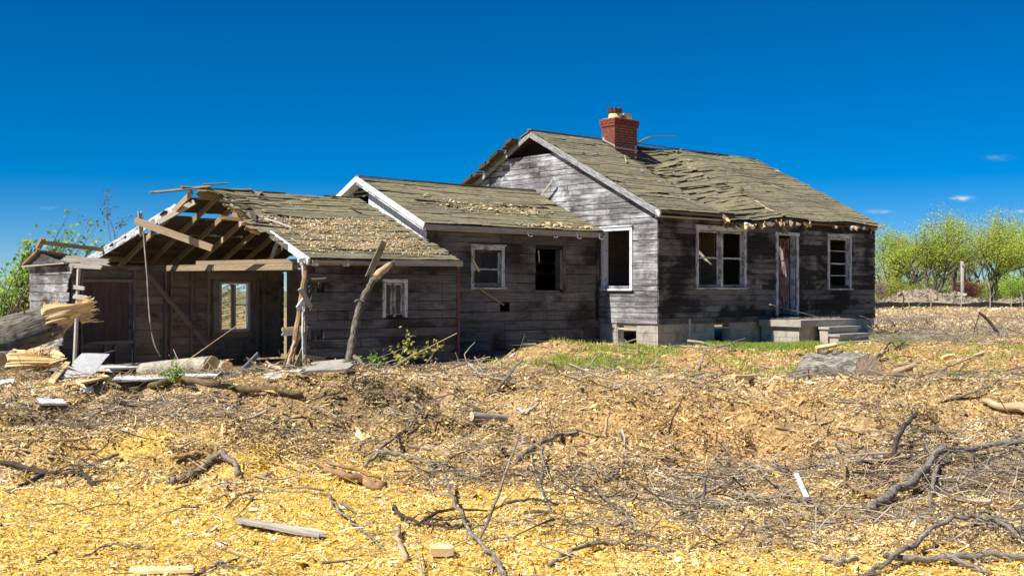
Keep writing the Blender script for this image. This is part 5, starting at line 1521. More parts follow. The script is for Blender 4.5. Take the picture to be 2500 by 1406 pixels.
branch('thin_stick', 'pale arched branch on the bank before the middle wing', [(1145, 910, .1), (1173, 930, .08), (1223, 942, .05), (1290, 950)], .020, .014, 'barkpale', twigs=2, cat='stick')
upright('upright_twig', 'slim pale forked twig before the red corner board', (1150, 905), [(1136, 870), (1142, 855), (1160, 835)], .012, .006, 'barkpale', forks=[([(1140, 900), (1120, 880), (1112, 860)], .007)])
upright('leaning_twig', 'thin bare twig leaning over the chip mound by the middle wing', (1255, 880), [(1270, 850), (1282, 815)], .010, .005)
branch('thick_stick', 'stout tan stick at the lower centre bottom', [(971, 1306, .03), (971, 1337, .02), (990, 1376)], .026, .024, 'barktan', twigs=0, cat='stick')
branch('curved_bark', 'curved white strip of bark left of the upright splinter', [(1262, 1005, .02), (1282, 1012), (1310, 1004, .03)], .022, .010, 'greywood', twigs=0, cat='bark strip')
branch('fallen_branch', 'large crooked branch over the twig pile at the right', [(2121, 1267, .02), (2173, 1231, .05), (2225, 1214, .08), (2272, 1171, .10), (2294, 1145, .12), (2376, 1136, .10), (2449, 1119, .10), (2530, 1108, .08)], .050, .034, 'stick', forks=[([(2290, 1175, .1), (2277, 1214, .05), (2270, 1261)], .026)], twigs=8)
branch('fallen_branch', 'short thick brown branch left of the crooked branch', [(2057, 1153, .10), (2065, 1192, .05), (2104, 1214, .03), (2156, 1227, .02)], .020, .030, 'stickbrown', twigs=3)
branch('branch_stub', 'blackened broken stub pointing up on the twig pile', [(2177, 1132, .02), (2203, 1102, .16), (2238, 1076, .24)], .034, .022, 'stickdark', twigs=1)
branch('branch_stub', 'blackened level branch piece beneath the stub', [(2100, 1135), (2150, 1138, .02), (2203, 1145, .02)], .030, .034, 'stickdark', twigs=2)
branch('fallen_branch', 'arched grey branch at the bottom right corner', [(2110, 1420), (2139, 1403, .02), (2212, 1373, .06), (2272, 1339, .10), (2333, 1319, .12), (2397, 1315, .12), (2453, 1326, .10), (2530, 1362, .05)], .022, .018, 'stick', twigs=5)
branch('fallen_branch', 'thick level grey branch under the arched one at the bottom right', [(2152, 1373, .02), (2290, 1382, .03), (2419, 1373, .03), (2540, 1384, .02)], .026, .030, 'stick', forks=[([(2308, 1380, .03), (2360, 1392, .02), (2420, 1410)], .02)], twigs=5)
branch('thin_stick', 'curved grey stick above the arched branch at far right', [(2375, 1313, .05), (2397, 1292, .10), (2440, 1298, .08), (2520, 1330, .04)], .014, .010, twigs=4, cat='stick')
branch('thin_stick', 'long thin twig trailing across the right foreground', [(1742, 1121), (1828, 1149, .05), (1880, 1192, .05), (1945, 1235, .04), (2031, 1278, .03), (2091, 1326)], .014, .008, twigs=5, cat='stick')
upright('upright_twig', 'short grey peg standing in chips at right of centre', (1716, 1240), [(1719, 1200), (1723, 1166)], .014, .011)
branch('stripped_stick', 'pale bent stripped stick left of the white lath', [(1785, 1218, .02), (1841, 1227, .02), (1919, 1227, .02)], .024, .018, 'barkpale', twigs=1, cat='stick')
branch('thin_stick', 'dark knotty stick behind the pale bent stick', [(1680, 1222), (1745, 1214, .03), (1812, 1188, .05)], .020, .013, 'stick', twigs=3, cat='stick')
branch('thin_stick', 'stubby grey root end at the bottom right of centre', [(2005, 1373), (2048, 1382), (2091, 1371)], .022, .020, 'stick', twigs=1, cat='stick')
branch('short_log', 'pale split log at the right edge', [(2402, 994, .05), (2445, 1007, .04), (2530, 1010, .02)], .030, .060, 'barktan', twigs=1, cat='log')
branch('fallen_branch', 'thin grey branch lying level at the right, below the tan log', [(2290, 985), (2350, 980, .03), (2410, 960, .05), (2440, 945, .06)], .026, .012, 'stick', twigs=4)
branch('fallen_branch', 'curved grey branch beside the grass tuft at the right', [(2268, 942), (2307, 912, .05), (2350, 893, .06), (2397, 873, .04)], .024, .010, 'stick', twigs=3)
upright('upright_twig', 'dark broken limb leaning in the far field at the right', (2450, 830), [(2415, 785), (2390, 762)], .05, .035, 'stickdark', cat='limb', forks=[([(2392, 764), (2380, 800), (2376, 826)], .02)])
upright('upright_twig', 'bleached curved limb in the far field at the right edge', (2460, 825), [(2450, 800), (2432, 785)], .04, .02, 'barkpale', cat='limb')
branch('fallen_branch', 'long pale branch lying before the foundation and porch', [(1612, 858), (1660, 852, .05), (1740, 858, .05), (1800, 846, .1), (1850, 830, .25), (1880, 812, .4)], .03, .014, 'barkpale', twigs=4)
branch('fallen_branch', 'dark forked stick on the dirt before the stump log', [(1945, 868), (1972, 880, .05), (1988, 886)], .03, .02, 'stickdark', twigs=1)
branch('fallen_branch', 'grey leaning twig left of the stump log', [(1705, 905), (1718, 888, .12), (1726, 876, .2)], .024, .012, 'stick', twigs=1)
branch('fallen_branch', 'tangled root on the grass right of the porch', [(2160, 862, .04), (2175, 850, .12), (2190, 858, .06), (2208, 848, .1)], .03, .022, 'stickdark', twigs=3)

def flat_board(name, label, quad, t, mat, cat='board', lift=0.02, lifts=(0, 0, 0, 0)):
    """four ground pixels in order; a sawn board with thickness"""
    P = [gp(q[0], q[1], lift + l) for q, l in zip(quad, lifts)]
    n = (P[1] - P[0]).cross(P[3] - P[0]).normalized()
    if n.z < 0: n = -n
    k = 3
    ax = (P[1] - P[0]).normalized(); ln_ = (P[1] - P[0]).length
    c_ = 5
    top = [[P[0].lerp(P[1], i / k).lerp(P[3].lerp(P[2], i / k), j / c_) + n * t + (ax * random.uniform(-.12, .06) * min(ln_, .5) * (1 if i == k else -1) if i in (0, k) else Vector((0, 0, random.uniform(-.008, .008)))) for j in range(c_ + 1)] for i in range(k + 1)]
    o = MB().slab(top, -n * t).build(name, mat)
    return tag(o, label, cat)
flat_board('split_board', 'pale split stick with white broken face on yellow chips', [(578, 1283), (790, 1314), (792, 1322), (580, 1291)], .02, 'greywood', lifts=(.02, .02, 0, .02))
flat_board('split_board', 'pale split board at the bottom edge left of centre', [(322, 1398), (470, 1396), (480, 1406), (325, 1412)], .02, 'fresh')
flat_board('white_lath', 'short white painted lath among chips at right', [(1938, 1181), (1948, 1179), (1977, 1231), (1965, 1234)], .015, 'vinyl', cat='lath', lifts=(.05, .05, .02, .02))
flat_board('yellow_block', 'split yellow block of wood at the lower centre', [(1045, 1352), (1100, 1350), (1108, 1364), (1048, 1366)], .05, 'fresh', cat='wood block')
flat_board('white_trim', 'short white folded trim piece on chips at left', [(90, 984), (150, 985), (162, 996), (94, 997)], .03, 'vinyl', cat='trim', lift=.03)
flat_board('white_board', 'long white board lying below the grey log at left', [(272, 934), (530, 922), (530, 930), (275, 944)], .03, 'white', lift=.05)
flat_board('white_board', 'white plank butting against the grey log', [(243, 908), (345, 902), (345, 912), (240, 918)], .04, 'vinyl', lift=.10)
flat_board('grey_board', 'wide grey board below the leaning dead branch', [(735, 916), (858, 902), (858, 918), (740, 926)], .03, 'greywood', lift=.06)
flat_board('grey_board', 'grey plank end lying left of the wide grey board', [(640, 926), (740, 914), (742, 926), (650, 940)], .03, 'greywood', lift=.03)
flat_board('tan_board', 'tan split board under the grey metal sheet', [(150, 948), (250, 922), (262, 930), (160, 958)], .04, 'fresh', lift=.03)
flat_board('curled_trim', 'curled white trim scrap beside the grey sheet', [(232, 918), (262, 914), (272, 930), (246, 926)], .02, 'vinyl', cat='trim', lift=.08, lifts=(0, .05, .02, .05))
flat_board('white_scrap', 'broken white scrap at the far left edge', [(0, 943), (38, 936), (36, 944), (0, 951)], .03, 'white', cat='board', lift=.03)
flat_board('white_scrap', 'small splintered white scrap below the long white board', [(192, 958), (225, 952), (228, 964), (205, 966)], .02, 'vinyl', cat='trim', lift=.03)
gutter = MB()
a, b = at(582, 912, 18.6), at(629, 864, 19.6)
gutter.beam(a, b, .07, .012, (0, 0, 1)).beam(a + Vector((.012, 0, -.03)), b + Vector((.012, 0, -.03)), .012, .05, (0, 0, 1))
tag(gutter.build('gutter_piece', 'metal'), 'length of grey metal gutter sticking out of the debris', 'gutter')
# litter of broken boards along the torn wing, each its own
_bl = [('raw', 'fresh'), ('grey', 'greywood'), ('brown', 'rafter'), ('dark', 'inside')]
spots = [(600, 905, 700, 890), (560, 925, 640, 905), (690, 888, 800, 893), (700, 900, 830, 886), (620, 890, 690, 905), (745, 898, 840, 902), (430, 915, 520, 918), (560, 890, 610, 875), (655, 915, 700, 925), (480, 940, 560, 925)]
names_ = ['below the propped pole', 'left of the metal gutter', 'at the foot of the white corner board', 'crossing under the dead branch', 'right of the metal gutter', 'beside the wide grey board', 'in front of the sawn log end', 'against the propped pole foot', 'before the torn corner', 'below the small sawn log end']
for (x0, y0, x1, y1), wh, (adj, m) in zip(spots, names_, _bl * 3):
    a, b = gp(x0, y0, .04), gp(x1, y1, .06)
    o = MB().beam(a, b, random.uniform(.06, .13), .022, (random.uniform(-.3, .3), -.5, 1), jag0=.05, jag1=.06, segs=2, warp=.02, twist=random.uniform(-.6, .6)).build('broken_board', m)
    tag(o, '%s broken board %s' % (adj, wh), 'board')

# grey sheet leaning on the logs
P = [at(200, 862, 18.3), at(268, 861, 18.7), at(215, 940, 17.3), at(138, 946, 17.0)]
k = 6
top = []
for i in range(k + 1):
    row = []
    for j in range(k + 1):
        q = P[0].lerp(P[1], i / k).lerp(P[3].lerp(P[2], i / k), j / k)
        row.append(q + Vector((0, 0, .05 * math.sin(math.pi * j / k) - .02 * (i / k) ** 2)))
    top.append(row)
tag(MB().slab(top, (0, .012, -.008)).build('grey_sheet', 'sheet', None, False), 'curled grey roofing sheet leaning against the split log', 'sheet')

# ------------------------------------------------------------------ logs
def log(name, label, p0, p1, r0, r1, bark, cut0=None, cut1=None, sides=28, segs=10, bumpy=.06, bend=(0, 0, 0), knots=()):
    p0, p1 = Vector(p0), Vector(p1)
    d = (p1 - p0).normalized()
    a = d.cross(Vector((0, 0, 1))).normalized(); b = a.cross(d)
    ph = [random.uniform(0, 6.28) for _ in range(6)]
    seed = random.random() * 10
    ln = (p1 - p0).length
    vs, gs, fs = [], [], []
    def rad(t, th):
        r = r0 + (r1 - r0) * t
        return r * (1 + bumpy * math.sin(2 * th + ph[0] + t * 2) + bumpy * .6 * math.sin(3 * th + ph[1] - t * 3) + bumpy * .5 * math.sin(7 * th + ph[2] + t * 4) + bumpy * .35 * math.sin(13 * th + ph[3] + 5 * t))
    bend = Vector(bend)
    cen = lambda t: p0.lerp(p1, t) + bend * math.sin(math.pi * t)
    for i in range(segs + 1):
        t = i / segs
        for k in range(sides):
            th = 2 * math.pi * k / sides
            r = rad(t, th)
            vs.append(cen(t) + (a * math.cos(th) + b * math.sin(th)) * r)
            gs.append((t * ln + seed, abs(th - math.pi) * r0, seed))
    for i in range(segs):
        for k in range(sides):
            k2 = (k + 1) % sides
            fs.append((i * sides + k, i * sides + k2, (i + 1) * sides + k2, (i + 1) * sides + k))
    mb = MB(); mb.add(vs, fs, gs)
    o = mb.build(name, bark, None, True)
    tag(o, label, 'log')
    for t, cm, sg in ((0.0, cut0, -1), (1.0, cut1, 1)):
        if cm is None: continue
        c = MB()
        rings = 5
        vv, gg, ff = [cen(t) + d * sg * .004], [(0, 0, seed)], []
        for q in range(1, rings + 1):
            for k in range(sides):
                th = 2 * math.pi * k / sides
                r = rad(t, th) * q / rings * .985
                vv.append(cen(t) + (a * math.cos(th) + b * math.sin(th)) * r + d * sg * (.004 + random.uniform(-.002, .003)))
                gg.append((r, th, seed))
        for k in range(sides):
            k2 = (k + 1) % sides
            ff.append((0, 1 + k, 1 + k2))
            for q in range(rings - 1):
                ff.append((1 + q * sides + k, 1 + (q + 1) * sides + k, 1 + (q + 1) * sides + k2, 1 + q * sides + k2))
        c.add(vv, ff, gg)
        c.build('cut_face', cm, o)
    for (t, th, kr, h, km) in knots:
        r = rad(t, th)
        nrm = a * math.cos(th) + b * math.sin(th)
        base = cen(t) + nrm * (r - .03)
        MB().tube([base, base + nrm * (h * .6 + .03), base + nrm * (h + .03)], [kr * 1.25, kr * 1.05, kr], 10).build('branch_stub', bark, o, True)
        cc = MB(); q = base + nrm * (h + .034)
        e1 = nrm.cross(Vector((0.3, .2, .9))).normalized(); e2 = nrm.cross(e1)
        cc.add([q] + [q + (e1 * math.cos(6.283 * k / 10) + e2 * math.sin(6.283 * k / 10)) * kr * .97 for k in range(10)], [(0, 1 + k, 1 + (k + 1) % 10) for k in range(10)], [(0, 0, 1)] + [(kr, 0, 1)] * 10)
        cc.build('cut_face', km, o)
    return o
def splinters(parent, c, d, r, n, lmin, lmax, mat='fresh', spread=.3, wmax=.06):
    """torn fibres: wedge slivers of a broken end, joined"""
    c, d = Vector(c), Vector(d).normalized()
    a = d.cross(Vector((0, 0, 1))).normalized(); b = a.cross(d)
    mb = MB()
    for i in range(n):
        th = random.uniform(0, 6.283); rr = r * math.sqrt(random.random())
        base = c + (a * math.cos(th) + b * math.sin(th)) * rr
        l = random.uniform(lmin, lmax) * (.5 + .7 * random.random())
        dd = (d + (a * math.cos(th) + b * math.sin(th)) * random.uniform(-.1, spread)).normalized()
        mb.beam(base - dd * .12, base + dd * l, random.uniform(.25, 1.0) * wmax * .6, random.uniform(.004, .012), (a * math.sin(th) + b * math.cos(th)), jag1=.07, k=3, segs=2, warp=.012)
    return mb.build('splintered_end', mat, parent)

log('short_log', 'short pale barkless log on the bank at centre', gp(1152, 1030, .05), gp(1232, 1038, .06), .05, .055, 'barkpale', cut0='cutpale', cut1='cutpale', sides=16, bumpy=.08)
log('short_log', 'short stubby tan log piece left of the bent stick', gp(1040, 1107, .035), gp(1088, 1110, .035), .04, .036, 'barktan', cut0='cut', cut1='cutpale', sides=16, bumpy=.08)
# upper fallen trunk with torn end
t0, t1 = at(-120, 868, 17.9), at(140, 782, 18.7)
lg = log('fallen_log', 'fallen furrowed grey trunk with torn yellow end at the left', t0, t1, .36, .27, 'bark', sides=40, segs=16, bumpy=.05, knots=((.42, -1.0, .055, .10, 'cut'),))
dv = (t1 - t0).normalized()
def torn_mass(parent, c, d, r, length, up, mat='fresh', k=110, rows=9, squash=1.0, gap=0.25, seed=0, droop=0.0):
    """fibrous broken end: ridged shell running out to ragged teeth of uneven length"""
    rr = random.Random(seed)
    c, d = Vector(c), Vector(d).normalized()
    a = d.cross(Vector(up)).normalized(); b = a.cross(d)
    ph = [rr.uniform(0, 6.28) for _ in range(12)]
    lobes = lambda th: .55 + .22 * math.sin(2 * th + ph[0]) + .16 * math.sin(3 * th + ph[1]) + .10 * math.sin(7 * th + ph[2])
    ln = []
    for i in range(k):
        th = 2 * math.pi * i / k
        ln.append(length * max(.08, lobes(th) * (.7 + .3 * math.cos(th - gap)) + rr.uniform(-.10, .10)))
    rid = []
    for i in range(k):
        th = 2 * math.pi * i / k
        rid.append(1 + .06 * math.sin(9 * th + ph[3]) + .05 * math.sin(17 * th + ph[4]) + .045 * math.sin(29 * th + ph[5]) + rr.uniform(-.03, .03))
    vs, gs, fs = [], [], []
    for q in range(rows):
        f = q / (rows - 1)
        for i in range(k):
            th = 2 * math.pi * i / k
            rad_ = r * (1.0 if q == 0 else rid[i] * (1 - .50 * f ** 1.4) * (1 + .05 * math.sin(5 * f + ph[6] + 3 * th)))
            vs.append(c + (a * math.cos(th) + b * math.sin(th) * squash) * rad_ + d * (ln[i] * f) + Vector((0, 0, -droop * f * f)))
            gs.append((ln[i] * f, th * r, 3.0 + seed))
    for q in range(1, 4):
        f = q / 3
        for i in range(k):
            th = 2 * math.pi * i / k
            vs.append(c + (a * math.cos(th) + b * math.sin(th) * squash) * r * (.45 - .42 * f) + d * (ln[i] * (1 - .35 * f) * .9 + length * .12 * f) + Vector((0, 0, -droop)))
            gs.append((ln[i] * (1 - f), th * r + 1, 5.0 + seed))
    tot = rows + 3
    for q in range(tot - 1):
        for i in range(k):
            i2 = (i + 1) % k
            fs.append((q * k + i, q * k + i2, (q + 1) * k + i2, (q + 1) * k + i))
    fs.append(tuple((tot - 1) * k + i for i in range(k)))
    mb = MB(); mb.add(vs, fs, gs)
    return mb.build('torn_face', mat, parent)
a = dv.cross(Vector((0, 0, 1))).normalized(); b = a.cross(dv)
torn_mass(lg, t1 - dv * .12, dv + Vector((.25, -.42, .10)), .285, .95, (0, 0, 1), seed=1, gap=1.2, droop=.05)
splinters(lg, t1 + dv * .42 + Vector((.10, -.15, .02)), dv + Vector((.35, -.2, -.04)), .20, 90, .04, .2, spread=.35, wmax=.04)
splinters(lg, t1 + b * .18 + dv * .05, dv + Vector((.1, 0, .7)), .12, 50, .05, .18, spread=.5, wmax=.04)
splinters(lg, t1 - dv * .12 + b * .22, dv * .3 + Vector((0, 0, 1)), .10, 30, .04, .14, spread=.5, wmax=.04)
splinters(lg, t0.lerp(t1, .72) + b * .26, b + dv * .3, .10, 12, .08, .22, 'stickbrown', .5)
# lower trunk split open
t0, t1 = at(-160, 903, 17.7), at(45, 893, 17.6)
lg = log('split_log', 'lower grey trunk split open to pale fibrous wood at the left', t0, t1, .26, .25, 'bark', sides=36, segs=12, bumpy=.05)
dv = (t1 - t0).normalized()
a = dv.cross(Vector((0, 0, 1))).normalized(); b = a.cross(dv)
torn_mass(lg, t1 - dv * .05, dv + Vector((.02, -.20, .07)), .255, 1.10, (0, 0, 1), seed=4, gap=1.6, k=150, droop=.03)
torn_mass(lg, at(92, 880, 17.6), Vector((.45, -1, .12)), .24, .30, (0, 0, 1), seed=9, gap=.6, k=130, squash=.85, droop=.02)
torn_mass(lg, at(130, 876, 17.7), Vector((1, -.55, .05)), .17, .38, (0, 0, 1), seed=12, gap=.6, k=110, squash=.8, droop=.02)
splinters(lg, at(110, 862, 17.6), dv + Vector((.2, 0, .6)), .14, 30, .05, .2, spread=.5, wmax=.035)
log('cut_log', 'sawn log end poking in at the far left edge', at(-70, 880, 17.0), at(6, 877, 16.9), .10, .10, 'bark', cut1='cut', sides=20)
flat_board('pale_slab', 'pale split slab propped under the lower trunk', [(118, 940), (160, 905), (172, 908), (132, 946)], .05, 'fresh', lift=.04, lifts=(0, .15, .15, 0))
# grey log with two sawn ends
t0, t1 = at(350, 905, 20.6), at(518, 892, 18.6)
log('grey_log', 'long smooth grey log with round sawn end before the open wing', t0, t1, .14, .155, 'barkpale', cut1='cut', segs=8, bumpy=.03)
t0, t1 = at(490, 898, 20.2), at(554, 897, 18.5)
log('grey_log', 'thinner log with small sawn end beside the large one', t0, t1, .09, .10, 'barkpale', cut1='cut', sides=20)
# stump log on the right
t0, t1 = at(1975, 897, 18.1), at(2118, 904, 16.9)
log('stump_log', 'stout furrowed grey log with sawn end and pruned knots, right yard', t0, t1, .22, .24, 'barkstump', cut1='cutpale', sides=40, segs=14, bumpy=.07, knots=((.48, 1.75, .075, .03, 'cutpale'), (.86, 2.35, .06, .02, 'cutpale'), (.62, 2.1, .03, .01, 'cut'), (.30, 1.5, .05, .05, 'cutpale')))
lg = log('stump_log', 'short torn grey log piece at the left end of the stout log', at(1922, 922, 17.4), at(1975, 918, 17.3), .085, .12, 'bark', cut0='cutpale', sides=24, bumpy=.12)
splinters(lg, at(1925, 922, 17.4), Vector((-1, -.2, -.15)), .08, 14, .1, .25, 'fresh')
flat_board('pale_slab', 'pale sawn slab behind the stout log', [(1990, 862), (2040, 858), (2044, 864), (1994, 868)], .05, 'fresh', lift=.10, lifts=(0, .06, .06, 0))
log('tan_log', 'smooth tan barkless log lying at the right', at(2240, 937, 16.9), at(2400, 943, 16.6), .075, .065, 'barktan', cut0='cutpale', cut1='cut', sides=24, bumpy=.03)
log('small_log', 'small pale log behind the tan log', at(2198, 921, 17.9), at(2272, 926, 17.4), .055, .055, 'barkpale', cut1='cut', sides=18, bumpy=.04)
log('small_log', 'forked tan log with an upright stub behind the small log', at(2180, 910, 18.3), at(2235, 893, 18.4), .05, .055, 'barktan', cut0='cut', sides=18, bumpy=.06, knots=((.9, -1.2, .045, .12, 'cutpale'),))
branch('split_billet', 'split tan billet right of the stout log', [(2127, 893, .05), (2142, 884, .08), (2158, 876, .1)], .05, .04, 'barktan', twigs=0, cat='log')
for (x0, y0, x1, y1, w) in ((2455, 860, 2478, 885, 'pale split stick lying near the right edge of the yard'), (2300, 880, 2330, 874, 'tan chunk right of the upright stub'), (2380, 874, 2402, 868, 'pale chunk beside the far grass strip'), (2045, 930, 2075, 940, 'thin pale slab in front of the stout log'), (1790, 930, 1850, 926, 'pale split shard in the chips before the stump'), (1960, 880, 1982, 872, 'small pale chunk left of the stout log')):
    a, b = gp(x0, y0, .04), gp(x1, y1, .05)
    tag(MB().beam(a, b, .07, .05, (0, -.4, 1), jag0=.05, jag1=.05, segs=2, warp=.01).build('wood_chunk', 'fresh'), w, 'wood chunk')

# ------------------------------------------------------------------ dead leaning branch, saplings, stems by the low wing
def lw(u, v, z):
    return Vector((OX + u * UX - v * UY, OY + u * UY + v * UX, z))
Yb = 21.6
mb = MB()
P = smooth_path([at(846, 905, Yb), at(853, 870, Yb), at(866, 800, Yb + .1), at(880, 745, Yb + .2), at(898, 705, Yb + .3), at(915, 680, Yb + .4), at(938, 655, Yb + .6), at(958, 642, Yb + .9)], 4, .008)
mb.tube(P, [.075 - .0008 * i for i in range(len(P))], 9, rough=.12)
mb.tube(smooth_path([at(862, 870, Yb), at(882, 885, Yb - .2), at(895, 910, Yb - .4)], 3, .01), [.05 - .003 * i for i in range(7)], 7)
mb.tube(smooth_path([at(885, 738, Yb + .2), at(875, 733, Yb), at(866, 738, Yb)], 2, .005), [.02] * 5, 5)
tag(mb.build('dead_branch', 'bark', None, True), 'dead grey trunk leaning up to the eave of the low wing', 'branch')
P = smooth_path([at(918, 676, Yb + .35), at(932, 662, Yb + .5), at(955, 644, Yb + .8)], 3, .006)
tag(MB().tube(P, [.075, .08, .08, .075, .07, .06, .045], 8, rough=.15).build('torn_stub', 'barktan', None, True), 'pale torn top of the dead trunk under the eave', 'branch')
def leaves_at(points, n, spread, size, pal, name, mat='leaf', parent=None):
    """leaf faces spread round points"""
    pts = np.array([tuple(p) for p in points])
    c = pts[rng.integers(0, len(pts), n)] + rng.normal(0, spread, (n, 3))
    nd = rng.normal(0, 1, (n, 3)); nd[:, 2] = np.abs(nd[:, 2]) + .3; nd /= np.linalg.norm(nd, axis=1)[:, None]
    t = np.cross(nd, rng.normal(0, 1, (n, 3))); t /= np.linalg.norm(t, axis=1)[:, None]
    s = np.cross(nd, t)
    L = (size * rng.lognormal(0, .3, n))[:, None]
    V = np.stack([c - t * L * .55, c + s * L * .32, c + t * L * .6 - nd * L * .1, c - s * L * .32], 1).reshape(-1, 3)
    cc = np.array(pal)[rng.integers(0, len(pal), n)] * rng.uniform(.75, 1.2, (n, 1))
    return np_mesh(name, V, np.arange(n * 4).reshape(-1, 4), np.repeat(cc, 4, 0), mat, parent)
SPRING = [(0.50, 0.56, 0.06), (0.58, 0.60, 0.08), (0.40, 0.47, 0.05), (0.62, 0.60, 0.12)]
GREEN = [(0.20, 0.42, 0.04), (0.27, 0.48, 0.06), (0.15, 0.32, 0.035)]
def sapling(name, label, base, stems, pal, nleaf, size, r=.010, cat='sapling', spread=.05, Yd=0.0, mat='stick'):
    b = gp(base[0], base[1], -.02) if not isinstance(base, Vector) else base
    root = empty(name); root.location = b
    mb = MB(); tips = []
    for st in stems:
        P = smooth_path([b] + [at(q[0], q[1], b.y + random.uniform(-.1, .1)) for q in st], 3, .006)
        n = len(P)
        mb.tube([p - b for p in P], [r * (1 - .75 * i / (n - 1)) for i in range(n)], 5)
        tips += [p - b for p in P[n // 2:]]
        for k in range(n // 2, n):
            q = P[k] - b + Vector((random.uniform(-.12, .12), random.uniform(-.1, .1), random.uniform(0, .12)))
            mb.tube([P[k] - b, q], [r * .4, r * .2], 4); tips.append(q)
    mb.build('stems', mat, root, True)
    if nleaf:
        leaves_at(tips, nleaf, spread, size, pal, 'leaves', 'leaf', root)
    return tag(root, label, cat)
sapling('sapling', 'yellow-green leafy sapling before the low wing wall', (965, 905), [[(978, 870), (990, 840), (1000, 815)], [(985, 885), (1015, 868), (1035, 860)], [(975, 880), (965, 865)], [(985, 880), (1008, 880)]], SPRING, 105, .055, spread=.045)
sapling('sapling', 'small leafy shoot right of the yellow-green sapling', (1048, 905), [[(1052, 880), (1060, 858), (1072, 848)], [(1055, 880), (1045, 848)]], SPRING, 36, .05, spread=.035)
sapling('sapling', 'low green seedling at the foot of the low wing wall', (915, 905), [[(918, 890), (922, 878)], [(910, 890), (905, 876)], [(920, 890), (935, 874)]], GREEN, 45, .045, spread=.03)
sapling('sapling', 'tall thin arching shoot with few yellow leaves by the small window', (958, 900), [[(948, 840), (938, 800), (925, 780), (898, 770)], [(946, 830), (935, 782), (930, 775)]], SPRING, 26, .045, spread=.03)
sapling('stem_cluster', 'cluster of bare reddish stems right of the torn corner', (822, 895), [[(815, 850), (806, 790)], [(818, 850), (812, 740), (806, 725)], [(824, 850), (820, 800)], [(828, 860), (830, 815)], [(818, 860), (800, 800), (796, 780)]], SPRING, 0, .05, r=.014, cat='stems', mat='stickbrown')
sapling('weed', 'small green weed growing between the white boards', (420, 945), [[(415, 925), (410, 905)], [(425, 925), (432, 900)], [(430, 930), (445, 918)]], GREEN, 150, .04, cat='weed')
sapling('weed', 'tiny green seedling by the torn trunk shadow', (140, 928), [[(140, 915)], [(148, 918)]], GREEN, 45, .04, cat='weed')
sapling('bare_twigs', 'thin bare twig bush before the porch steps', (1990, 838), [[(1975, 815), (1985, 795)], [(2005, 815), (2035, 800), (2060, 785)], [(2010, 825), (2050, 812), (2090, 805)], [(1960, 825), (1940, 805)]], GREEN, 0, .04, r=.012, cat='bush', mat='barkpale')
sapling('bare_twigs', 'red-leaved dry twig at the foundation corner', (1608, 800), [[(1615, 780), (1626, 760)], [(1617, 775), (1628, 772)]], [(.3, .12, .05)], 22, .03, r=.008, cat='twig')
# dry tall weed behind the low roof and green saplings at the left
wb = lw(-10.2, 9.6, -.25)
yy = wb.y
root = sapling('dry_weed', 'tall dry seed-head weed rising behind the broken rafters', Vector(at(297, 720, yy)), [[(280, 570), (262, 530), (255, 490), (258, 472)], [(278, 560), (240, 552), (205, 545)], [(285, 580), (295, 552), (302, 540)], [(262, 530), (270, 522)]], [(.16, .10, .07), (.22, .15, .09), (.12, .08, .06)], 170, .05, r=.010, cat='weed', spread=.07, mat='stick')
def bush(name, label, base, blobs, pal, n, size, cat='bush', spread=.35, stems=9):
    root = empty(name); root.location = base
    mb = MB(); tips = []
    for (bx, by, r) in blobs:
        c = at(bx, by, base.y) - base
        for k in range(stems):
            q = c + Vector((random.gauss(0, r), random.gauss(0, r), random.gauss(0, r)))
            s0 = Vector((random.uniform(-.2, .2), random.uniform(-.2, .2), 0))
            P = smooth_path([s0, s0.lerp(q, .5) + Vector((random.gauss(0, .12), random.gauss(0, .12), .1)), q], 3, .02)
            mb.tube(P, [.022 * (1 - .8 * i / 6) for i in range(7)], 5)
            tips += P[3:]
    mb.build('stems', 'trunk', root, True)
    leaves_at(tips, n, spread, size, pal, 'leaves', 'leaf', root)
    return tag(root, label, cat)
LB = [(0.30, 0.50, 0.06), (0.40, 0.58, 0.09), (0.22, 0.40, 0.05), (0.46, 0.60, 0.15)]
b = Vector(at(30, 780, 30.0)); b.z = -.25
bush('leafy_bush', 'bright green leafy bush at the left edge', b, [(10, 740, .35), (35, 720, .3), (5, 700, .3), (50, 690, .25), (20, 770, .3), (40, 760, .3)], LB, 1900, .09, spread=.16)
b = Vector(at(62, 780, 29.0)); b.z = -.25
bush('young_tree', 'thin young tree with bright leaves beside the torn end wall', b, [(50, 655, .18), (62, 610, .12), (72, 600, .08), (45, 650, .12), (70, 670, .12)], LB, 800, .09, cat='tree', spread=.09, stems=5)
b = lw(-11.5, 11.5, -.25)
bush('leafy_bush', 'bright green bush showing over the torn roof corner', b, [(150, 595, .25), (180, 600, .3), (215, 605, .3), (195, 625, .3), (140, 590, .15)], LB, 900, .09, spread=.13)
b = lw(-7.5, 14.5, -.2)
bush('leafy_bush', 'pale leafy shrub seen through the back window', b, [(560, 740, .5), (585, 720, .5), (600, 760, .4), (550, 780, .4)], [(0.36, 0.42, 0.14), (0.42, 0.45, 0.2), (0.3, 0.36, 0.1)], 900, .08, spread=.2)
b = lw(-6.0, 17.0, -.2)
bush('leafy_bush', 'grey-green shrub behind the back window, farther off', b, [(545, 700, .6), (575, 690, .6), (600, 715, .6), (570, 750, .5)], [(0.33, 0.37, 0.2), (0.4, 0.42, 0.26)], 700, .08, spread=.25)

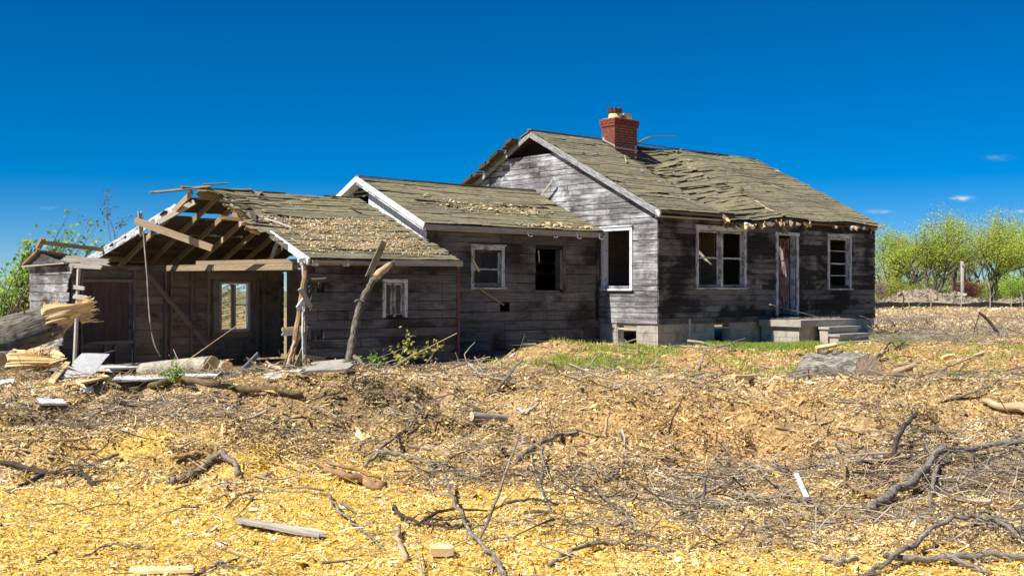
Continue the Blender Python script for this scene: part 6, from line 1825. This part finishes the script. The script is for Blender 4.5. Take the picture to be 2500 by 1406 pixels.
# ------------------------------------------------------------------ far right: berm, silt fence, pole, trees
def berm(label, x0, x1, Y, top, seed, rough, c):
    c = [tuple(q * .8 for q in w_) for w_ in c]
    nxb, nyb = 90, 18
    rr = np.random.default_rng(seed)
    X = np.linspace(x0, x1, nxb); T = np.linspace(-1, 1, nyb)
    XX, TT = np.meshgrid(X, T)
    prof = (1 - TT ** 2) * np.interp(XX, np.linspace(x0, x1, len(top)), top)
    YY = Y + TT * 2.4
    ZZ = .0 + prof + rough * (vnoise(XX, YY, .8, seed) * .6 + vnoise(XX, YY, .35, seed + 1) * .5) * (1 - TT ** 2 * .5) - .12
    ii = np.arange(nxb * nyb).reshape(nyb, nxb)
    q = np.stack([ii[:-1, :-1], ii[:-1, 1:], ii[1:, 1:], ii[1:, :-1]], -1).reshape(-1, 4)
    cc = np.array(c)[rr.integers(0, len(c), nxb * nyb)]
    m_ = 6000; ia = rr.integers(0, nxb * nyb, m_)
    bx, by, bz = (XX.ravel()[ia] + rr.normal(0, .1, m_), YY.ravel()[ia] + rr.normal(0, .15, m_), ZZ.ravel()[ia] + rr.uniform(-.03, .06, m_))
    cl = rr.lognormal(0, .5, m_) * .11
    co = chip_mesh('clods', bx, by, bz, cl, cl * rr.uniform(.5, .9, m_), .5, np.array(c)[rr.integers(0, len(c), m_)] * rr.uniform(.6, 1.3, (m_, 1)), 'chips')
    tag(co, 'clods covering the ' + label, 'clods', kind='stuff')
    o = np_mesh('dirt_berm', np.stack([XX, YY, ZZ], -1).reshape(-1, 3), q, cc, 'chips')
    return tag(o, label, kind='structure')
berm('pale clod berm right of the house', 27.0, 36.0, 84.0, [.6, 1.35, 1.5, 1.2, .8, .3], 3, .35, [(.38, .31, .22), (.30, .235, .16), (.45, .38, .28)])
berm('brown clod berm below the trees', 34.0, 48.0, 82.0, [.5, .8, .95, .85, .95, .9, .8], 8, .35, [(.34, .26, .18), (.42, .34, .24), (.26, .2, .14)])
fence = empty('silt_fence'); fence.location = (30, 74, 0)
tag(fence, 'low black silt fence strung below the dirt berms', 'fence')
pts = [(22.5 + i * 1.6, 73.5 + .25 * math.sin(i * .9), .0) for i in range(18)]
top = []
for p in pts:
    g = float(height(p[0], p[1]))
    hgt = .30 + random.uniform(-.16, .08)
    top.append([Vector((p[0] - 30, p[1] - 74, g - .05)), Vector((p[0] - 30, p[1] - 74 + .05, g + hgt))])
MB().slab(top, (0, .02, 0)).build('fabric', 'black', fence)
for p in pts[::2]:
    g = float(height(p[0], p[1]))
    MB().beam((p[0] - 30, p[1] - 74.06, g - .1), (p[0] - 30 + random.uniform(-.1, .1), p[1] - 74.06, g + random.uniform(.7, 1.1)), .06, .04, (0, 1, 0)).build('stake', 'greywood', fence)
pole = at(2350, 735, 88.0); ptop = at(2349, 638, 88.0)
root = empty('utility_pole', None, (pole.x, pole.y, pole.z - .5))
MB().tube([(0, 0, 0), (0, 0, 1.5), (ptop.x - pole.x, 0, ptop.z - pole.z + .5)], [.17, .15, .13], 8).build('shaft', 'greywood', root, True)
MB().box((-.12, -.16, ptop.z - pole.z + .1), (.12, -.12, ptop.z - pole.z + .3)).build('bracket', 'metal', root)
tag(root, 'grey wooden pole standing before the trees', 'pole')

def tree(name, label, px, Y, htop, width, pal, nleaf, lean=0.0, size=.20, multi=3, bare=.0, zbase=0.0, group='trees beyond the field'):
    base = Vector(((px - CXP) / FPX * Y, Y, zbase))
    H = (CAM_H + (HY - htop) / FPX * Y) - zbase
    Wd = width / FPX * Y / 2
    root = empty(name, None, base)
    mb = MB(); tips = []
    def grow(p, d, l, r, lev):
        n = 4 if lev < 3 else 2
        P = [p]
        for i in range(n):
            d = (d + Vector((random.gauss(0, .13), random.gauss(0, .13), random.gauss(.02, .08)))).normalized()
            P.append(P[-1] + d * l / n)
        mb.tube(P, [r * (1 - .5 * i / n) for i in range(n + 1)], 6 if lev < 2 else 3, cap=False)
        if lev >= 2: tips.extend(P[1:])
        elif lev == 1: tips.extend(P[2:4])
        if lev >= 4: return
        kids = 3 if lev < 3 else 3
        for k in range(kids):
            t = random.uniform(.45, 1.0)
            q = P[min(n, int(t * n + .5))]
            ax = Vector((random.gauss(0, 1), random.gauss(0, 1), random.uniform(-.1, .5))).normalized()
            dd = (d * .75 + ax * random.uniform(.5, .95)).normalized()
            grow(q, dd, l * random.uniform(.58, .82), r * .52, lev + 1)
    for m in range(multi):
        d0 = Vector((lean + random.uniform(-.55, .55) * Wd / H * 1.6, random.uniform(-.3, .3), 1)).normalized()
        grow(Vector((random.uniform(-.2, .2), random.uniform(-.2, .2), -.2)), d0, H * .36, .19 * H / 9 * random.uniform(.7, 1.1), 0)
    # fit to the height and spread seen
    zs = np.percentile([t.z for t in tips], 96); xs = np.percentile([abs(t.x) for t in tips], 95)
    kz, kx = H * .97 / zs, max(.5, min(1.8, Wd / xs))
    sc = Vector((kx, kx, kz))
    mb.v = [Vector((v.x * sc.x, v.y * sc.y, v.z * sc.z)) for v in mb.v]
    tips = [Vector((v.x * sc.x, v.y * sc.y, v.z * sc.z)) for v in tips]
    mb.build('trunk', 'trunk', root, True)
    leaves_at(tips, int(nleaf * 3.2), .36, size * .48, pal, 'crown', 'leaf', root)
    return tag(root, label, 'tree', group)
YG = [(0.50, 0.62, 0.08), (0.58, 0.68, 0.10), (0.42, 0.54, 0.07), (0.64, 0.68, 0.16), (0.52, 0.55, 0.10)]
G2 = [(0.34, 0.55, 0.06), (0.42, 0.60, 0.08), (0.48, 0.62, 0.10)]
OL = [(0.50, 0.47, 0.13), (0.46, 0.48, 0.11), (0.55, 0.50, 0.17)]
T = 100.0
tree('spring_tree', 'broad multi-stemmed yellow-green tree left of the pole', 2265, T, 548, 200, YG, 6200, multi=5)
tree('spring_tree', 'yellow-green tree nearest the house wall', 2165, T + 8, 572, 110, YG, 4600, multi=4)
tree('spring_tree', 'tall thin-leaved tree behind the pole', 2335, T + 12, 528, 110, YG, 3300, multi=3)
tree('spring_tree', 'leaning dense tree right of the pole', 2425, T, 552, 150, YG, 5200, lean=.15, multi=4)
tree('spring_tree', 'greener tree at the right edge', 2505, T + 6, 552, 120, G2 + YG[:2], 4600, multi=3)
tree('spring_tree', 'tall bare-topped tree second from the right edge', 2450, T + 18, 532, 100, YG, 2800, multi=3)
tree('spring_tree', 'olive tree filling the gap beside the pole', 2380, T + 20, 592, 110, OL, 3600, multi=4)
tree('spring_tree', 'dull olive tree behind the broad yellow-green one', 2215, T + 24, 585, 120, OL, 3800, multi=4)
tree('spring_tree', 'olive tree beyond the right edge', 2560, T + 14, 560, 140, OL, 2600, multi=3)
tree('spring_tree', 'low bright green tree at the right edge base', 2485, T - 8, 680, 80, G2, 1800, multi=4, size=.16)
tree('red_shrub', 'dark red leaved shrub right of the pole foot', 2372, T - 6, 692, 62, [(0.12, 0.025, 0.035), (0.17, 0.04, 0.05), (0.2, 0.06, 0.05)], 2300, multi=5, size=.15, group='shrubs below the trees')
tree('pink_shrub', 'small pink blossoming shrub by the house corner', 2150, T - 4, 690, 30, [(0.45, 0.16, 0.35), (0.35, 0.12, 0.25), (.3, .3, .1)], 500, multi=4, size=.13, group='shrubs below the trees')
tree('green_shrub', 'low fresh green thicket between the berms', 2270, T + 4, 700, 120, G2, 2600, multi=6, size=.17, group='shrubs below the trees')
tree('green_shrub', 'low olive thicket below the greener tree', 2420, T + 6, 690, 150, OL + G2, 2800, multi=6, size=.17, group='shrubs below the trees')
tree('green_shrub', 'low yellow-green thicket behind the pale berm', 2190, T + 2, 690, 110, YG + OL, 2600, multi=6, size=.17, group='shrubs below the trees')
# dense low thicket behind the trees: reads as one mass
n = 22000
wx = rng.uniform(26, 72, n); wy = rng.uniform(118, 138, n)
hz = 2.9 + 1.3 * vnoise(wx, wy * .3, 3.0, 51) + .8 * vnoise(wx, wy * .3, 1.1, 52)
wz = hz * np.sqrt(rng.random(n))
cc = np.array(OL + G2 + [(.22, .17, .11), (.26, .2, .13)])[rng.integers(0, 8, n)] * rng.uniform(.6, 1.1, (n, 1))
o = flake_mesh('distant_woods', wx, wy, wz, np.full(n, .24) * rng.lognormal(0, .3, n), np.full(n, .15), .9, cc, 'leaf')
tag(o, 'low mass of distant thicket behind the trees', 'woods', kind='stuff')
for i, (px, top_, bot, wh) in enumerate(((2272, 722, 752, 'leftmost pale stake before the silt fence'), (2418, 690, 752, 'pale thin bare sapling before the silt fence'), (2495, 710, 752, 'pale crooked snag at the right edge'), (2205, 712, 742, 'thin dark stem on the pale berm'))):
    b = at(px, bot, 70.0); t = at(px - 4, top_, 70.0)
    mb = MB().tube(smooth_path([b - Vector((0, 0, .4)), b.lerp(t, .5) + Vector((.06, 0, 0)), t], 3, .02), [.05, .048, .045, .04, .035, .03, .02], 5)
    if i == 1:
        for k in range(7):
            q = b.lerp(t, random.uniform(.3, .8)); mb.tube([q, q + Vector((random.uniform(-.6, .6), 0, random.uniform(.4, .9)))], [.02, .01], 4)
    tag(mb.build('dead_sapling', 'barkpale' if i < 3 else 'stickdark', None, True), wh, 'sapling')
